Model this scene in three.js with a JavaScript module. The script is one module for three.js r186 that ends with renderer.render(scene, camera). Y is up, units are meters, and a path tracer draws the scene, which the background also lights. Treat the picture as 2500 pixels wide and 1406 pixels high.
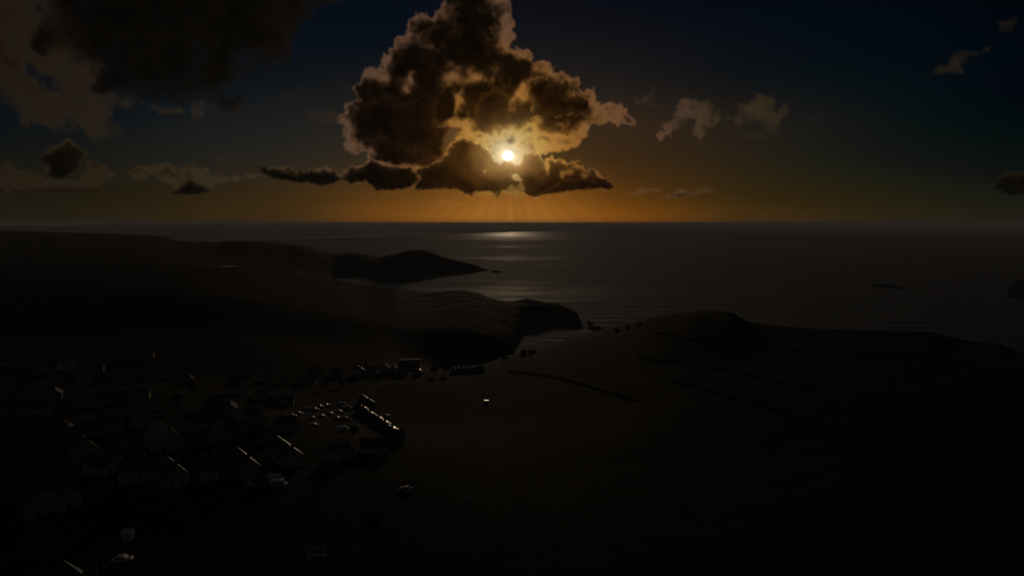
import * as THREE from 'three';
import { mergeGeometries } from 'three/addons/utils/BufferGeometryUtils.js';

// ------------------------------------------------------------------ camera, exposure, sun
const EYE = 170, FOCAL = 1665, PITCH = THREE.MathUtils.degToRad(5.4);        // metres above the sea; lens in photo pixels (2500 wide)
const EXPOSURE = 0.1;
const scene = new THREE.Scene();
const camera = new THREE.PerspectiveCamera(2 * Math.atan(703 / FOCAL) * 180 / Math.PI, 2500 / 1406, 1, 200000);
camera.position.set(0, EYE, 0);
camera.rotation.x = -PITCH;
scene.add(camera);
const renderer = new THREE.WebGLRenderer({ antialias: true });
renderer.setSize(1024, 575);
renderer.toneMapping = THREE.LinearToneMapping;
renderer.toneMappingExposure = EXPOSURE;
renderer.shadowMap.enabled = true;

const cP = Math.cos(PITCH), sP = Math.sin(PITCH);
// direction of a photo pixel, and the photo pixel of a direction
function dirOf(px, py) {
  const x = (px - 1250) / FOCAL, y = -(py - 703) / FOCAL;
  return new THREE.Vector3(x, y * cP - sP, -cP - y * sP);
}
function at(px, py, forward) { const v = dirOf(px, py); return v.multiplyScalar(forward / -v.z).add(new THREE.Vector3(0, EYE, 0)); }
function heightAt(px, py, forward) { return at(px, py, forward).y; }
function forwardAt(px, py, height) { const v = dirOf(px, py); return (height - EYE) / v.y * -v.z; }

const SUN_PX = [1240, 381];
const sunDir = dirOf(...SUN_PX).normalize();
const sun = new THREE.DirectionalLight(new THREE.Color(1, 0.72, 0.45), 2.7);
sun.name = 'sunlight';
sun.position.copy(sunDir).multiplyScalar(3000);
sun.castShadow = true;
sun.shadow.radius = 3;
sun.shadow.camera.left = sun.shadow.camera.bottom = -2500; sun.shadow.camera.right = sun.shadow.camera.top = 2500; sun.shadow.camera.far = 9000;
sun.shadow.mapSize.set(4096, 4096);
scene.add(sun, sun.target);

// ------------------------------------------------------------------ noise
function mulberry(a) { return () => { a |= 0; a = a + 0x6D2B79F5 | 0; let t = Math.imul(a ^ a >>> 15, 1 | a); t = t + Math.imul(t ^ t >>> 7, 61 | t) ^ t; return ((t ^ t >>> 14) >>> 0) / 4294967296; }; }
const rnd = mulberry(77);
const PERM = new Uint8Array(512), GX = new Float32Array(256), GY = new Float32Array(256);
{
  const r = mulberry(5), p = Array.from({ length: 256 }, (_, i) => i);
  for (let i = 255; i > 0; i--) { const j = Math.floor(r() * (i + 1)); [p[i], p[j]] = [p[j], p[i]]; }
  for (let i = 0; i < 512; i++) PERM[i] = p[i & 255];
  for (let i = 0; i < 256; i++) { const a = r() * 6.2831853; GX[i] = Math.cos(a); GY[i] = Math.sin(a); }
}
function noise(x, y) {                                   // gradient noise, about -1 .. 1
  const ix = Math.floor(x), iy = Math.floor(y), fx = x - ix, fy = y - iy;
  const u = fx * fx * fx * (fx * (fx * 6 - 15) + 10), v = fy * fy * fy * (fy * (fy * 6 - 15) + 10);
  const a = PERM[(ix & 255) + PERM[iy & 255]], b = PERM[((ix + 1) & 255) + PERM[iy & 255]], c = PERM[(ix & 255) + PERM[(iy + 1) & 255]], d = PERM[((ix + 1) & 255) + PERM[(iy + 1) & 255]];
  const n0 = GX[a] * fx + GY[a] * fy, n1 = GX[b] * (fx - 1) + GY[b] * fy, n2 = GX[c] * fx + GY[c] * (fy - 1), n3 = GX[d] * (fx - 1) + GY[d] * (fy - 1);
  return ((n0 + (n1 - n0) * u) * (1 - v) + (n2 + (n3 - n2) * u) * v) * 1.5;
}
function fbm(x, y, oct = 5) { let s = 0, a = 0.5; for (let i = 0; i < oct; i++) { s += a * noise(x, y); x = x * 2.03 + 17.1; y = y * 2.03 - 9.7; a *= 0.52; } return s; }
function billow(x, y, oct = 4) { let s = 0, a = 0.5; for (let i = 0; i < oct; i++) { s += a * (Math.abs(noise(x, y)) * 2.4 - 0.6); x = x * 2.1 + 31.7; y = y * 2.1 + 11.3; a *= 0.5; } return s; }
const smooth = (a, b, x) => { const t = Math.min(1, Math.max(0, (x - a) / (b - a))); return t * t * (3 - 2 * t); };
const lerp = (a, b, t) => a + (b - a) * t;
const lin1 = (c) => { c /= 255; return c <= 0.04045 ? c / 12.92 : Math.pow((c + 0.055) / 1.055, 2.4); };
// ------------------------------------------------------------------ the sky: air, clouds and the glow round the sun, computed for every direction
// colour of the clear air (sRGB as the eye reads it), on a coarse grid of bearings and heights
const AIR_X = [0, 250, 500, 750, 1000, 1250, 1500, 1750, 2000, 2250, 2500];
const AIR_Y = [0, 100, 200, 300, 400, 480, 545];
const AIR = [
  [5,9,15.5,5,10,16.4,5,11,19.1,5,12,21.8,7,13,21.8,12,14,20.9,10,12,20,5,11,18.2,3,10,17.3,2,8,15.5,2,5,10.9],
  [6,11,18.2,6,11,18.2,7,13,20.9,8,15,23.7,10,16,23.7,20,20,22.8,18,18,21.8,11,15,20.9,5,12,19.1,2,10,16.4,1,7,14.6],
  [8,13,18.2,8,14,20,11,17,21.8,18,21,23.7,26,24,23.7,34,28,23.7,30,26,23.7,19,20,20.9,10,17,20,4,13,18.2,2,8,14.6],
  [12,17,20, 16,20,22, 24,26,27, 31,30,28, 42,36,29, 52,40,28, 50,36,24, 36,29,22, 23,23,21, 8,17,17, 3,11,13],
  [22,22,17, 26,25,19, 34,31,25, 44,37,27, 62,46,27, 84,57,26, 63,42,19, 45,34,19, 29,28,19, 18,24,18, 11,18,15],
  [28,24,14, 33,27,14, 44,33,16, 64,44,18, 102,64,21, 138,87,29, 96,58,16, 60,41,14, 42,33,14, 30,28,15, 22,24,16],
  [31,26,15, 38,30,15, 54,39,15, 76,50,18, 136,82,21, 172,112,40, 138,80,15, 84,53,15, 57,41,15, 40,33,16, 29,27,17],
].map((row) => row.map(lin1));
const cub = (a, b, c, d, t) => b + 0.5 * t * (c - a + t * (2 * a - 5 * b + 4 * c - d + t * (3 * (b - c) + d - a)));
const air = [0, 0, 0];
function airAt(px, py) {
  const gx = Math.min(9.999, Math.max(0, px / 250)), ix = Math.floor(gx), tx = gx - ix;
  let iy = 0; while (iy < 5 && py > AIR_Y[iy + 1]) iy++;
  const ty = smooth(0, 1, 0) + Math.min(1, Math.max(0, (py - AIR_Y[iy]) / (AIR_Y[iy + 1] - AIR_Y[iy])));
  for (let c = 0; c < 3; c++) {
    const g = (j, i) => AIR[Math.min(6, Math.max(0, j))][Math.min(10, Math.max(0, i)) * 3 + c];
    const row = (j) => cub(g(j, ix - 1), g(j, ix), g(j, ix + 1), g(j, ix + 2), tx);
    air[c] = Math.max(0.0002, cub(row(iy - 1), row(iy), row(iy + 1), row(iy + 2), ty));
  }
  return air;
}
// light that comes through thin cloud and the dull light of thick cloud, by angle from the sun (in photo pixels)
const ramp = (stops) => (r, out) => {
  let i = 0; while (i < stops.length - 2 && r > stops[i + 1][0]) i++;
  const t = Math.min(1, Math.max(0, (r - stops[i][0]) / (stops[i + 1][0] - stops[i][0])));
  for (let c = 0; c < 3; c++) out[c] = lerp(lin1(stops[i][c + 1]), lin1(stops[i + 1][c + 1]), t);
  return out;
};
const thinLight = ramp([[0, 255, 245, 215], [22, 255, 236, 190], [40, 246, 216, 148], [75, 240, 192, 100], [110, 226, 162, 74], [160, 198, 134, 62], [230, 152, 103, 58], [320, 130, 92, 66], [420, 112, 84, 64], [520, 84, 66, 44], [700, 62, 50, 33], [1000, 52, 40, 25], [1400, 42, 33, 21]]);
const thickLight = ramp([[0, 196, 156, 98], [35, 158, 118, 66], [70, 122, 86, 42], [105, 72, 45, 16], [150, 41, 23, 6], [230, 22, 12, 4], [320, 13, 7, 3], [420, 9, 6, 3], [700, 11, 9, 5], [1400, 9, 7, 4]]);

const clouds = [];
function cloud(o, outline) {
  const n = outline.length / 2, X = [], Y = [];
  for (let i = 0; i < n; i++) { X.push(outline[i * 2]); Y.push(outline[i * 2 + 1]); }
  const pad = o.amp * 1.6 + 25;
  clouds.push({ wide: 40, tau: 3, freq: 1 / 60, thin: 1, thick: 1, opaque: 1.6, holes: [], seed: clouds.length * 37.7, rough: 0.5, ...o, X, Y, n, box: [Math.min(...X) - pad, Math.min(...Y) - pad, Math.max(...X) + pad, Math.max(...Y) + pad] });
}
let under = 0;                                           // how far the nearest edge lies below (1) or above (-1) the point last asked for
function inside(c, x, y) {                                // signed distance to the outline, positive inside
  const { X, Y, n } = c; let d2 = 1e12, odd = false, near = 0;
  for (let i = 0, j = n - 1; i < n; j = i++) {
    const ex = X[j] - X[i], ey = Y[j] - Y[i], wx = x - X[i], wy = y - Y[i];
    const t = Math.min(1, Math.max(0, (wx * ex + wy * ey) / (ex * ex + ey * ey)));
    const bx = wx - ex * t, by = wy - ey * t, q = bx * bx + by * by;
    if (q < d2) { d2 = q; near = by; }
    if ((Y[i] > y) !== (Y[j] > y) && x < (X[j] - X[i]) * (y - Y[i]) / (Y[j] - Y[i]) + X[i]) odd = !odd;
  }
  const d = Math.sqrt(d2); under = d > 0.01 && odd ? -near / d : 0; return odd ? d : -d;
}
function depthOf(c, x, y) {                               // optical depth of the cloud at a point
  const s = c.seed, f = c.freq;
  const wx = x + c.amp * 0.9 * fbm(x * f * 0.8 + s, y * f * 0.8 - s, 3), wy = y + c.amp * 0.9 * fbm(x * f * 0.8 - s, y * f * 0.8 + 3 * s, 3);
  let d = inside(c, wx, wy) + c.amp * (c.soft ? fbm(x * f * 1.7 + s, y * f * 1.7, 5) * 1.3 : billow(x * f * 1.6 + s, y * f * 1.6 + s, 4));
  if (d <= 0) return 0;
  const uneven = c.even ? 0 : fbm(x * 0.013 + y * 0.006 + s, y * 0.014 - x * 0.007 - s, 3);
  let t = c.tau * (1 - Math.exp(-d / (c.wide * Math.max(0.3, 1 + 1.9 * uneven))));
  t *= Math.max(0.08, 1 + c.rough * (1.9 * fbm((x * 0.9 + y * 0.5) * f + s * 2, (y * 0.95 - x * 0.55) * f - s, 4) + (c.soft ? 0.5 : 1.1) * fbm(x * 0.06 + y * 0.035 + s, y * 0.07 - x * 0.04 + s, 3)));
  const w1 = c.holes.length ? fbm(x * 0.05 + 3 * s, y * 0.05 + 7, 4) : 0, w2 = c.holes.length ? fbm(x * 0.05 - s, y * 0.05 - 21, 4) : 0;
  for (const [hx, hy, rx, ry, deg, k] of c.holes) {
    const a = deg * Math.PI / 180, ux = wx + 9 * w1 - hx, uy = wy + 9 * w2 - hy, u = (ux * Math.cos(a) + uy * Math.sin(a)) / rx, v = (-ux * Math.sin(a) + uy * Math.cos(a)) / ry, q = u * u + v * v;
    if (q < 6) t *= 1 - k * Math.exp(-q * (1 + 0.8 * fbm(x * 0.03 + s, y * 0.03, 3)));
  }
  return t;
}
// the clouds, each as an outline with its own depth and softness (thin places listed as [x, y, rx, ry, turn, share taken away])
cloud({ amp: 30, soft: true, wide: 60, tau: 1.15, opaque: 1.5, thin: 1.12, freq: 1 / 80, rough: 1.2, holes: [[190, 246, 20, 8, 5, 0.9], [150, 180, 40, 18, 0, 0.5]] },
  [-900, -700, 240, -400, 160, 40, 230, 120, 260, 220, 400, 258, 520, 262, 545, 268, 470, 280, 360, 270, 300, 264, 272, 268, 280, 308, 312, 340, 290, 350, 220, 340, 175, 325, 120, 318, 40, 300, 10, 262, -60, 240, -400, 250, -900, 330]);
cloud({ amp: 34, soft: true, wide: 90, tau: 3.4, thin: 0.16, thick: 0.62, freq: 1 / 100, rough: 0.5, opaque: 1.1 },
  [70, -700, 110, 30, 60, 90, 60, 122, 150, 142, 200, 160, 212, 210, 250, 232, 340, 246, 480, 252, 560, 262, 610, 256, 600, 235, 560, 225, 590, 190, 660, 180, 720, 140, 750, 76, 800, 24, 860, -10, 900, -200, 900, -700]);
cloud({ amp: 16, soft: true, wide: 40, tau: 1.6, thin: 0.3, thick: 0.9, freq: 1 / 50, rough: 0.7, opaque: 0.7 }, [540, 285, 560, 255, 640, 250, 680, 225, 720, 205, 745, 215, 735, 245, 690, 262, 640, 280, 580, 290]);
cloud({ amp: 12, soft: true, wide: 30, tau: 1.2, thin: 0.4, freq: 1 / 40, rough: 0.7, opaque: 0.7 }, [740, 270, 760, 258, 790, 266, 830, 276, 822, 300, 780, 300, 750, 292]);
cloud({ amp: 8, soft: true, wide: 14, tau: 1.5, freq: 1 / 34, rough: 1.2, opaque: 1.5, thin: 1.4 }, [300, 420, 330, 405, 385, 398, 398, 390, 425, 402, 455, 398, 475, 404, 515, 416, 545, 424, 600, 424, 640, 428, 600, 438, 520, 450, 505, 470, 440, 474, 410, 452, 370, 436, 330, 440]);
cloud({ amp: 6, low: true, wide: 10, tau: 7, freq: 1 / 34, rough: 0.5, thin: 0.9 }, [396, 470, 425, 464, 432, 452, 455, 440, 474, 438, 482, 450, 500, 454, 508, 466, 498, 472, 460, 476, 430, 474]);
cloud({ amp: 4, wide: 6, tau: 2.4, freq: 1 / 22, rough: 0.4, thin: 1.1 }, [438, 410, 450, 401, 466, 400, 480, 412, 474, 418, 456, 410]);
cloud({ amp: 4, soft: true, wide: 8, tau: 1.6, freq: 1 / 22, thin: 0.6 }, [370, 426, 378, 419, 390, 421, 392, 430, 380, 434]);
cloud({ amp: 8, wide: 16, tau: 1.1, soft: true, freq: 1 / 40, rough: 1.1, opaque: 1.5, thin: 1.2 }, [-300, 400, -60, 380, 8, 404, 25, 392, 36, 408, 70, 416, 100, 432, 190, 436, 215, 392, 235, 392, 262, 410, 280, 430, 250, 445, 240, 462, 120, 464, 40, 470, -60, 472, -300, 476]);
cloud({ amp: 7, low: true, wide: 14, tau: 8, freq: 1 / 46, rough: 0.3, thin: 1.6, thick: 1.15, holes: [[193, 392, 8, 18, 10, 0.8], [182, 412, 18, 8, 0, 0.8], [172, 350, 12, 8, 30, 0.45]] }, [95, 384, 112, 372, 122, 360, 134, 354, 150, 352, 158, 341, 172, 340, 184, 352, 196, 362, 208, 365, 206, 382, 200, 400, 192, 416, 178, 424, 150, 436, 122, 434, 106, 424, 112, 404]);
cloud({ amp: 5, wide: 8, tau: 3, freq: 1 / 30, thin: 1.0 }, [204, 402, 210, 391, 226, 390, 240, 400, 252, 412, 232, 416, 214, 414]);
cloud({ amp: 7, soft: true, wide: 12, tau: 2.2, freq: 1 / 44, thin: 0.5 }, [-300, 462, -60, 458, 0, 465, 60, 462, 120, 458, 200, 456, 222, 462, 245, 456, 285, 466, 240, 472, 150, 474, 40, 472, -300, 478]);
cloud({ amp: 4, soft: true, wide: 8, tau: 0.6, opaque: 0.6, freq: 1 / 30, thin: 1.05 }, [512, 384, 545, 374, 566, 378, 552, 390, 520, 394]);
cloud({ amp: 5, soft: true, wide: 10, tau: 0.5, opaque: 0.6, freq: 1 / 30, thin: 0.9 }, [395, 316, 412, 310, 424, 326, 410, 332]);
for (const [x, y, w, h] of [[700, 473, 130, 4], [560, 482, 150, 5], [960, 475, 90, 4], [620, 497, 170, 7], [840, 506, 140, 6], [480, 506, 120, 4], [1080, 496, 110, 9], [1235, 478, 80, 3], [1170, 483, 70, 3], [1330, 476, 60, 3], [700, 520, 240, 5], [1000, 524, 160, 4], [360, 520, 200, 5]])
  cloud({ amp: 5, soft: true, wide: 8, tau: 0.5, opaque: 0.5, freq: 1 / 40, thin: 0.92, thick: 1.2, flatten: true }, [x - w, y + 1, x - w * 0.4, y - h * 0.7, x, y - h, x + w * 0.5, y - h * 0.4, x + w, y + h * 0.3, x + w * 0.3, y + h, x - w * 0.5, y + h * 0.8]);
cloud({ amp: 6, soft: true, wide: 9, tau: 1.6, opaque: 0.9, freq: 1 / 40, thin: 0.5 }, [60, 462, 150, 456, 260, 462, 340, 470, 300, 474, 180, 475, 90, 472]);
cloud({ amp: 5, soft: true, wide: 7, tau: 1.4, opaque: 0.8, freq: 1 / 36, thin: 0.6 }, [500, 424, 560, 420, 620, 424, 640, 430, 590, 436, 530, 434]);
// right of the sun
cloud({ amp: 15, soft: true, wide: 30, tau: 1.2, opaque: 1.1, freq: 1 / 44, rough: 1.2, thin: 1.15 }, [1606, 330, 1622, 300, 1648, 282, 1650, 262, 1668, 246, 1700, 240, 1738, 236, 1736, 258, 1764, 268, 1756, 300, 1736, 320, 1710, 340, 1696, 322, 1690, 290, 1660, 300, 1638, 338, 1618, 344]);
cloud({ amp: 14, soft: true, wide: 30, tau: 1.15, opaque: 1.1, freq: 1 / 44, rough: 1.2, thin: 1.2 }, [1780, 286, 1800, 258, 1836, 238, 1830, 222, 1862, 232, 1892, 240, 1900, 262, 1924, 240, 1932, 262, 1905, 292, 1894, 320, 1876, 336, 1862, 322, 1868, 306, 1830, 302, 1794, 304]);
cloud({ amp: 8, soft: true, wide: 20, tau: 1.4, opaque: 0.6, freq: 1 / 40, thin: 0.45 }, [1800, 262, 1830, 240, 1870, 244, 1880, 254, 1840, 264]);
cloud({ amp: 6, soft: true, wide: 14, tau: 0.5, opaque: 0.7, freq: 1 / 30, thin: 0.95 }, [1805, 338, 1830, 326, 1868, 322, 1878, 338, 1850, 346]);
cloud({ amp: 8, soft: true, wide: 18, tau: 0.4, opaque: 0.6, freq: 1 / 34, thin: 0.9 }, [1966, 294, 1986, 276, 2006, 286, 2000, 298, 1980, 300]);
cloud({ amp: 8, soft: true, wide: 16, tau: 0.4, opaque: 0.6, freq: 1 / 34, thin: 0.85 }, [1545, 246, 1556, 232, 1562, 244, 1590, 220, 1596, 210, 1600, 228, 1584, 246, 1600, 256, 1580, 262]);
cloud({ amp: 7, soft: true, wide: 14, tau: 0.7, opaque: 0.7, freq: 1 / 34, rough: 0.9, thin: 1.25 }, [1530, 476, 1552, 462, 1580, 454, 1612, 458, 1616, 466, 1580, 474]);
cloud({ amp: 7, soft: true, wide: 14, tau: 0.7, opaque: 0.7, freq: 1 / 34, rough: 0.9, thin: 1.25 }, [1615, 486, 1645, 466, 1664, 458, 1690, 466, 1720, 450, 1756, 462, 1740, 472, 1690, 480, 1650, 484]);
cloud({ amp: 3, soft: true, wide: 4, tau: 2.6, freq: 1 / 26, thin: 0.5, opaque: 1.2 }, [1628, 482, 1644, 473, 1668, 471, 1694, 476, 1668, 482]);
cloud({ amp: 5, soft: true, wide: 10, tau: 0.45, opaque: 0.7, freq: 1 / 26, thin: 0.9 }, [1764, 484, 1790, 470, 1820, 482, 1850, 488, 1800, 490]);
cloud({ amp: 5, soft: true, wide: 14, tau: 0.35, opaque: 0.7, freq: 1 / 26, thin: 0.9 }, [2270, 462, 2296, 448, 2320, 458, 2300, 466]);
cloud({ amp: 8, low: true, wide: 14, tau: 8, freq: 1 / 46, rough: 0.4, thin: 0.95, thick: 0.9 }, [2426, 462, 2436, 440, 2446, 424, 2470, 420, 2520, 416, 2700, 400, 2900, 440, 2800, 474, 2560, 478, 2460, 476]);
cloud({ amp: 12, soft: true, wide: 30, tau: 0.9, opaque: 1.2, freq: 1 / 44, rough: 1.0, thin: 1.25 }, [2256, 190, 2290, 162, 2312, 150, 2330, 128, 2350, 118, 2385, 122, 2422, 112, 2408, 130, 2370, 140, 2352, 176, 2320, 182, 2280, 186]);
cloud({ amp: 12, soft: true, wide: 30, tau: 0.7, opaque: 1.0, freq: 1 / 50, rough: 0.8, thin: 1.0 }, [2438, 80, 2446, 54, 2470, 42, 2490, 50, 2478, 74, 2456, 84]);
cloud({ amp: 5, soft: true, wide: 16, tau: 0.4, opaque: 0.7, freq: 1 / 36, thin: 0.8 }, [2170, 190, 2190, 178, 2202, 184, 2186, 194]);
// the great cumulus over the sun
cloud({ amp: 15, wide: 34, tau: 11, freq: 1 / 54, rough: 0.55, opaque: 1.6, thin: 1.15, name: 'great', holes: [
  [1234, 60, 17, 58, 4, 0.9], [1208, 8, 26, 12, 0, 0.6], [1244, 112, 14, 22, -30, 0.8], [1272, 134, 26, 13, 20, 0.85], [1068, 40, 8, 14, 10, 0.7],
  [955, 92, 22, 7, -45, 0.7], [938, 150, 8, 22, 5, 0.7], [905, 184, 30, 14, 10, 0.85], [942, 190, 26, 16, 10, 0.8], [996, 194, 13, 26, 24, 0.92], [986, 222, 12, 11, 0, 0.88], [1004, 178, 10, 10, 0, 0.7],
  [1158, 188, 20, 17, 20, 0.86], [1102, 184, 22, 26, -20, 0.74], [1126, 240, 20, 46, 18, 0.72], [1126, 192, 54, 18, 0, 0.6], [1150, 168, 40, 14, 10, 0.5],
  [1282, 210, 18, 24, 35, 0.9], [1284, 244, 13, 22, 0, 0.84], [1268, 226, 14, 16, 0, 0.7], [1258, 236, 18, 9, -40, 0.7], [1246, 266, 14, 16, 0, 0.72], [1340, 250, 30, 20, 10, 0.35], [1370, 262, 26, 10, -10, 0.55],
  [1106, 298, 42, 13, 6, 0.95], [1140, 304, 15, 26, 10, 0.965], [1170, 334, 50, 15, 8, 0.985], [1120, 252, 9, 40, 18, 0.8], [1172, 268, 10, 30, 15, 0.5], [1128, 332, 14, 12, 0, 0.9],
  [1245, 342, 54, 26, 0, 0.955], [1205, 366, 14, 26, -25, 0.9], [1250, 372, 60, 22, 0, 0.93], [1236, 318, 26, 24, -10, 0.93], [1288, 320, 34, 26, -20, 0.965], [1330, 344, 52, 26, 0, 0.97], [1384, 342, 40, 26, -20, 0.93], [1306, 290, 18, 18, 20, 0.82], [1366, 300, 20, 9, -20, 0.5], [1418, 318, 20, 14, -20, 0.75],
  [1332, 168, 20, 20, 30, 0.88], [1356, 186, 18, 9, 20, 0.75], [1400, 222, 8, 22, 10, 0.75], [1388, 240, 10, 9, 0, 0.6], [1446, 236, 12, 20, 0, 0.7], [1490, 282, 48, 24, 6, 0.9], [1205, 168, 14, 12, 0, 0.35], [1246, 180, 18, 10, 20, 0.3],
  [840, 318, 13, 50, -12, 0.86], [866, 352, 22, 18, 0, 0.8], [846, 250, 14, 10, -40, 0.7]] },
  [1092, -700, 1080, -60, 1076, 16, 1066, 30, 1058, 46, 1034, 30, 1010, 38, 998, 62, 994, 76, 972, 96, 956, 112, 952, 124, 936, 146, 934, 162, 920, 164, 894, 164, 880, 182, 872, 204, 862, 214, 868, 228, 872, 238, 848, 254, 842, 268, 828, 282, 824, 300, 836, 334, 846, 362, 866, 376, 900, 366, 900, 396, 930, 408, 980, 414, 1012, 420, 1070, 420, 1110, 400, 1100, 372, 1120, 360, 1150, 372, 1180, 376, 1196, 386, 1206, 402, 1224, 408, 1244, 408, 1264, 404, 1282, 396, 1300, 392, 1322, 386, 1336, 378, 1372, 374, 1404, 356, 1430, 332, 1448, 306, 1480, 302, 1512, 308, 1540, 300, 1542, 286, 1528, 264, 1496, 250, 1472, 252, 1462, 242, 1452, 216, 1440, 212, 1418, 220, 1408, 206, 1390, 188, 1374, 172, 1352, 176, 1338, 152, 1328, 146, 1312, 154, 1300, 164, 1296, 150, 1298, 136, 1286, 120, 1266, 112, 1252, 116, 1246, 106, 1254, 82, 1258, 50, 1252, 22, 1238, 4, 1216, -6, 1222, -60, 1240, -700]);
cloud({ amp: 9, wide: 12, tau: 8, freq: 1 / 34, rough: 0.45, opaque: 0.9, low: true, thin: 0.9 }, [1288, 222, 1292, 196, 1310, 184, 1332, 190, 1342, 182, 1366, 188, 1388, 200, 1396, 226, 1420, 230, 1440, 242, 1446, 264, 1428, 276, 1396, 272, 1366, 286, 1330, 284, 1300, 278]);
cloud({ amp: 9, wide: 16, tau: 7, freq: 1 / 40, rough: 0.45, opaque: 0.28, low: true, soft: true, thin: 0.3 }, [1160, 250, 1176, 226, 1200, 214, 1228, 216, 1252, 236, 1262, 262, 1244, 288, 1216, 306, 1190, 312, 1166, 300, 1156, 276]);
cloud({ amp: 10, wide: 18, tau: 7, freq: 1 / 44, rough: 0.45, opaque: 0.22, low: true, soft: true, thin: 0.2 }, [862, 262, 880, 246, 910, 240, 940, 226, 968, 232, 984, 246, 1020, 240, 1056, 262, 1076, 300, 1070, 340, 1040, 372, 980, 384, 930, 380, 896, 360, 872, 330, 856, 296]);
cloud({ amp: 10, wide: 16, tau: 7, freq: 1 / 44, rough: 0.45, opaque: 0.2, low: true, soft: true, thin: 0.15 }, [1080, 100, 1100, 70, 1130, 50, 1170, 56, 1196, 90, 1204, 140, 1180, 170, 1130, 172, 1090, 150]);
cloud({ amp: 10, wide: 16, tau: 7, freq: 1 / 40, rough: 0.45, opaque: 0.2, low: true, soft: true, thin: 0.2 }, [950, 180, 964, 140, 986, 112, 1016, 96, 1046, 104, 1062, 140, 1054, 176, 1010, 190]);
cloud({ amp: 8, wide: 18, tau: 2.0, opaque: 1.3, soft: true, freq: 1 / 40, thin: 0.3, thick: 2.0, flat: [66, 50, 38] }, [1072, 366, 1080, 340, 1090, 318, 1106, 308, 1120, 312, 1122, 332, 1108, 348, 1092, 360, 1084, 378]);
// the dark ragged front below the sun, rimmed with light
cloud({ amp: 6.5, wide: 9, tau: 11, freq: 1 / 26, rough: 0.3, opaque: 2.6, front: true, low: true, holes: [
  [1258, 431, 10, 9, 0, 0.96], [1270, 437, 6, 4, 20, 0.8], [1184, 418, 9, 3, -35, 0.9], [1250, 462, 22, 9, 0, 0.86], [1276, 458, 7, 14, 0, 0.75], [1230, 468, 14, 6, 0, 0.8], [1160, 466, 12, 4, 0, 0.6],
  [1336, 410, 9, 20, 0, 0.88], [1352, 391, 10, 8, 0, 0.7], [1378, 396, 14, 7, 0, 0.72], [1412, 408, 20, 15, 10, 0.84], [1390, 420, 20, 9, 0, 0.72], [1372, 432, 9, 14, 10, 0.78], [1426, 428, 14, 9, 20, 0.7], [1462, 424, 20, 4, 42, 0.8], [1432, 457, 14, 8, -40, 0.7], [1298, 462, 10, 9, 0, 0.4]] },
  [1008, 420, 1024, 412, 1046, 404, 1064, 396, 1078, 390, 1087, 376, 1088, 362, 1098, 350, 1110, 344, 1124, 336, 1140, 338, 1160, 344, 1176, 352, 1192, 362, 1202, 376, 1208, 388, 1221, 398, 1227, 391, 1236, 390, 1248, 392, 1256, 398, 1262, 404, 1267, 394, 1274, 384, 1284, 377, 1298, 375, 1314, 377, 1324, 384, 1328, 394, 1336, 388, 1350, 382, 1358, 390, 1370, 386, 1380, 392, 1384, 400, 1396, 393, 1418, 393, 1424, 404, 1432, 416, 1440, 411, 1450, 411, 1462, 422, 1478, 436, 1488, 446, 1500, 456, 1490, 463, 1466, 458, 1446, 462, 1424, 466, 1400, 464, 1376, 470, 1346, 473, 1324, 478, 1300, 484, 1286, 478, 1278, 466, 1254, 470, 1226, 468, 1216, 486, 1208, 474, 1190, 466, 1170, 470, 1150, 478, 1134, 474, 1118, 464, 1080, 462, 1040, 464, 1012, 462]);
cloud({ amp: 4, wide: 8, tau: 8, freq: 1 / 26, rough: 0.4, opaque: 1.2, front: true, thin: 0.12, low: true }, [1320, 470, 1350, 452, 1376, 438, 1420, 434, 1450, 440, 1482, 446, 1500, 456, 1490, 463, 1464, 456, 1440, 450, 1424, 462, 1380, 468, 1340, 474]);
cloud({ amp: 8, wide: 10, tau: 9, freq: 1 / 34, rough: 0.4, opaque: 2, low: true, front: true, holes: [[634, 410, 14, 5, 20, 0.8], [690, 407, 22, 6, 0, 0.8], [800, 416, 14, 8, 35, 0.85], [838, 436, 8, 12, 0, 0.6]] },
  [620, 408, 626, 402, 642, 403, 654, 412, 676, 404, 700, 408, 718, 414, 745, 416, 776, 414, 796, 404, 812, 416, 822, 426, 836, 428, 850, 408, 880, 402, 895, 394, 906, 390, 930, 396, 960, 403, 985, 404, 1004, 410, 1018, 424, 1026, 436, 1006, 456, 985, 463, 960, 464, 922, 466, 906, 454, 892, 445, 856, 448, 836, 442, 806, 452, 770, 450, 720, 444, 672, 436, 636, 420]);
cloud({ amp: 6, soft: true, wide: 10, tau: 0.9, opaque: 1.2, freq: 1 / 30, thin: 1.05, front: true }, [880, 396, 905, 389, 930, 395, 962, 401, 988, 403, 1000, 398, 1012, 410, 1020, 404, 1034, 402, 1020, 412, 1012, 416, 985, 410, 950, 406, 915, 398]);
cloud({ amp: 6, soft: true, wide: 9, tau: 1.2, opaque: 1.2, freq: 1 / 18, rough: 1.5, front: true, thin: 0.36 }, [1222, 470, 1232, 458, 1248, 452, 1266, 450, 1278, 440, 1284, 456, 1284, 478, 1266, 474, 1240, 476]);
cloud({ amp: 3, soft: true, wide: 5, tau: 1.2, opaque: 1.5, freq: 1 / 18, rough: 0.9, front: true, thin: 0.66 }, [1248, 434, 1252, 424, 1262, 422, 1268, 432, 1278, 440, 1270, 442, 1256, 441]);
cloud({ amp: 4, soft: true, wide: 6, tau: 0.9, opaque: 1.2, freq: 1 / 22, rough: 0.9, front: true, thin: 0.55 }, [1150, 474, 1162, 466, 1180, 468, 1200, 466, 1208, 474, 1190, 477, 1170, 478]);
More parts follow.
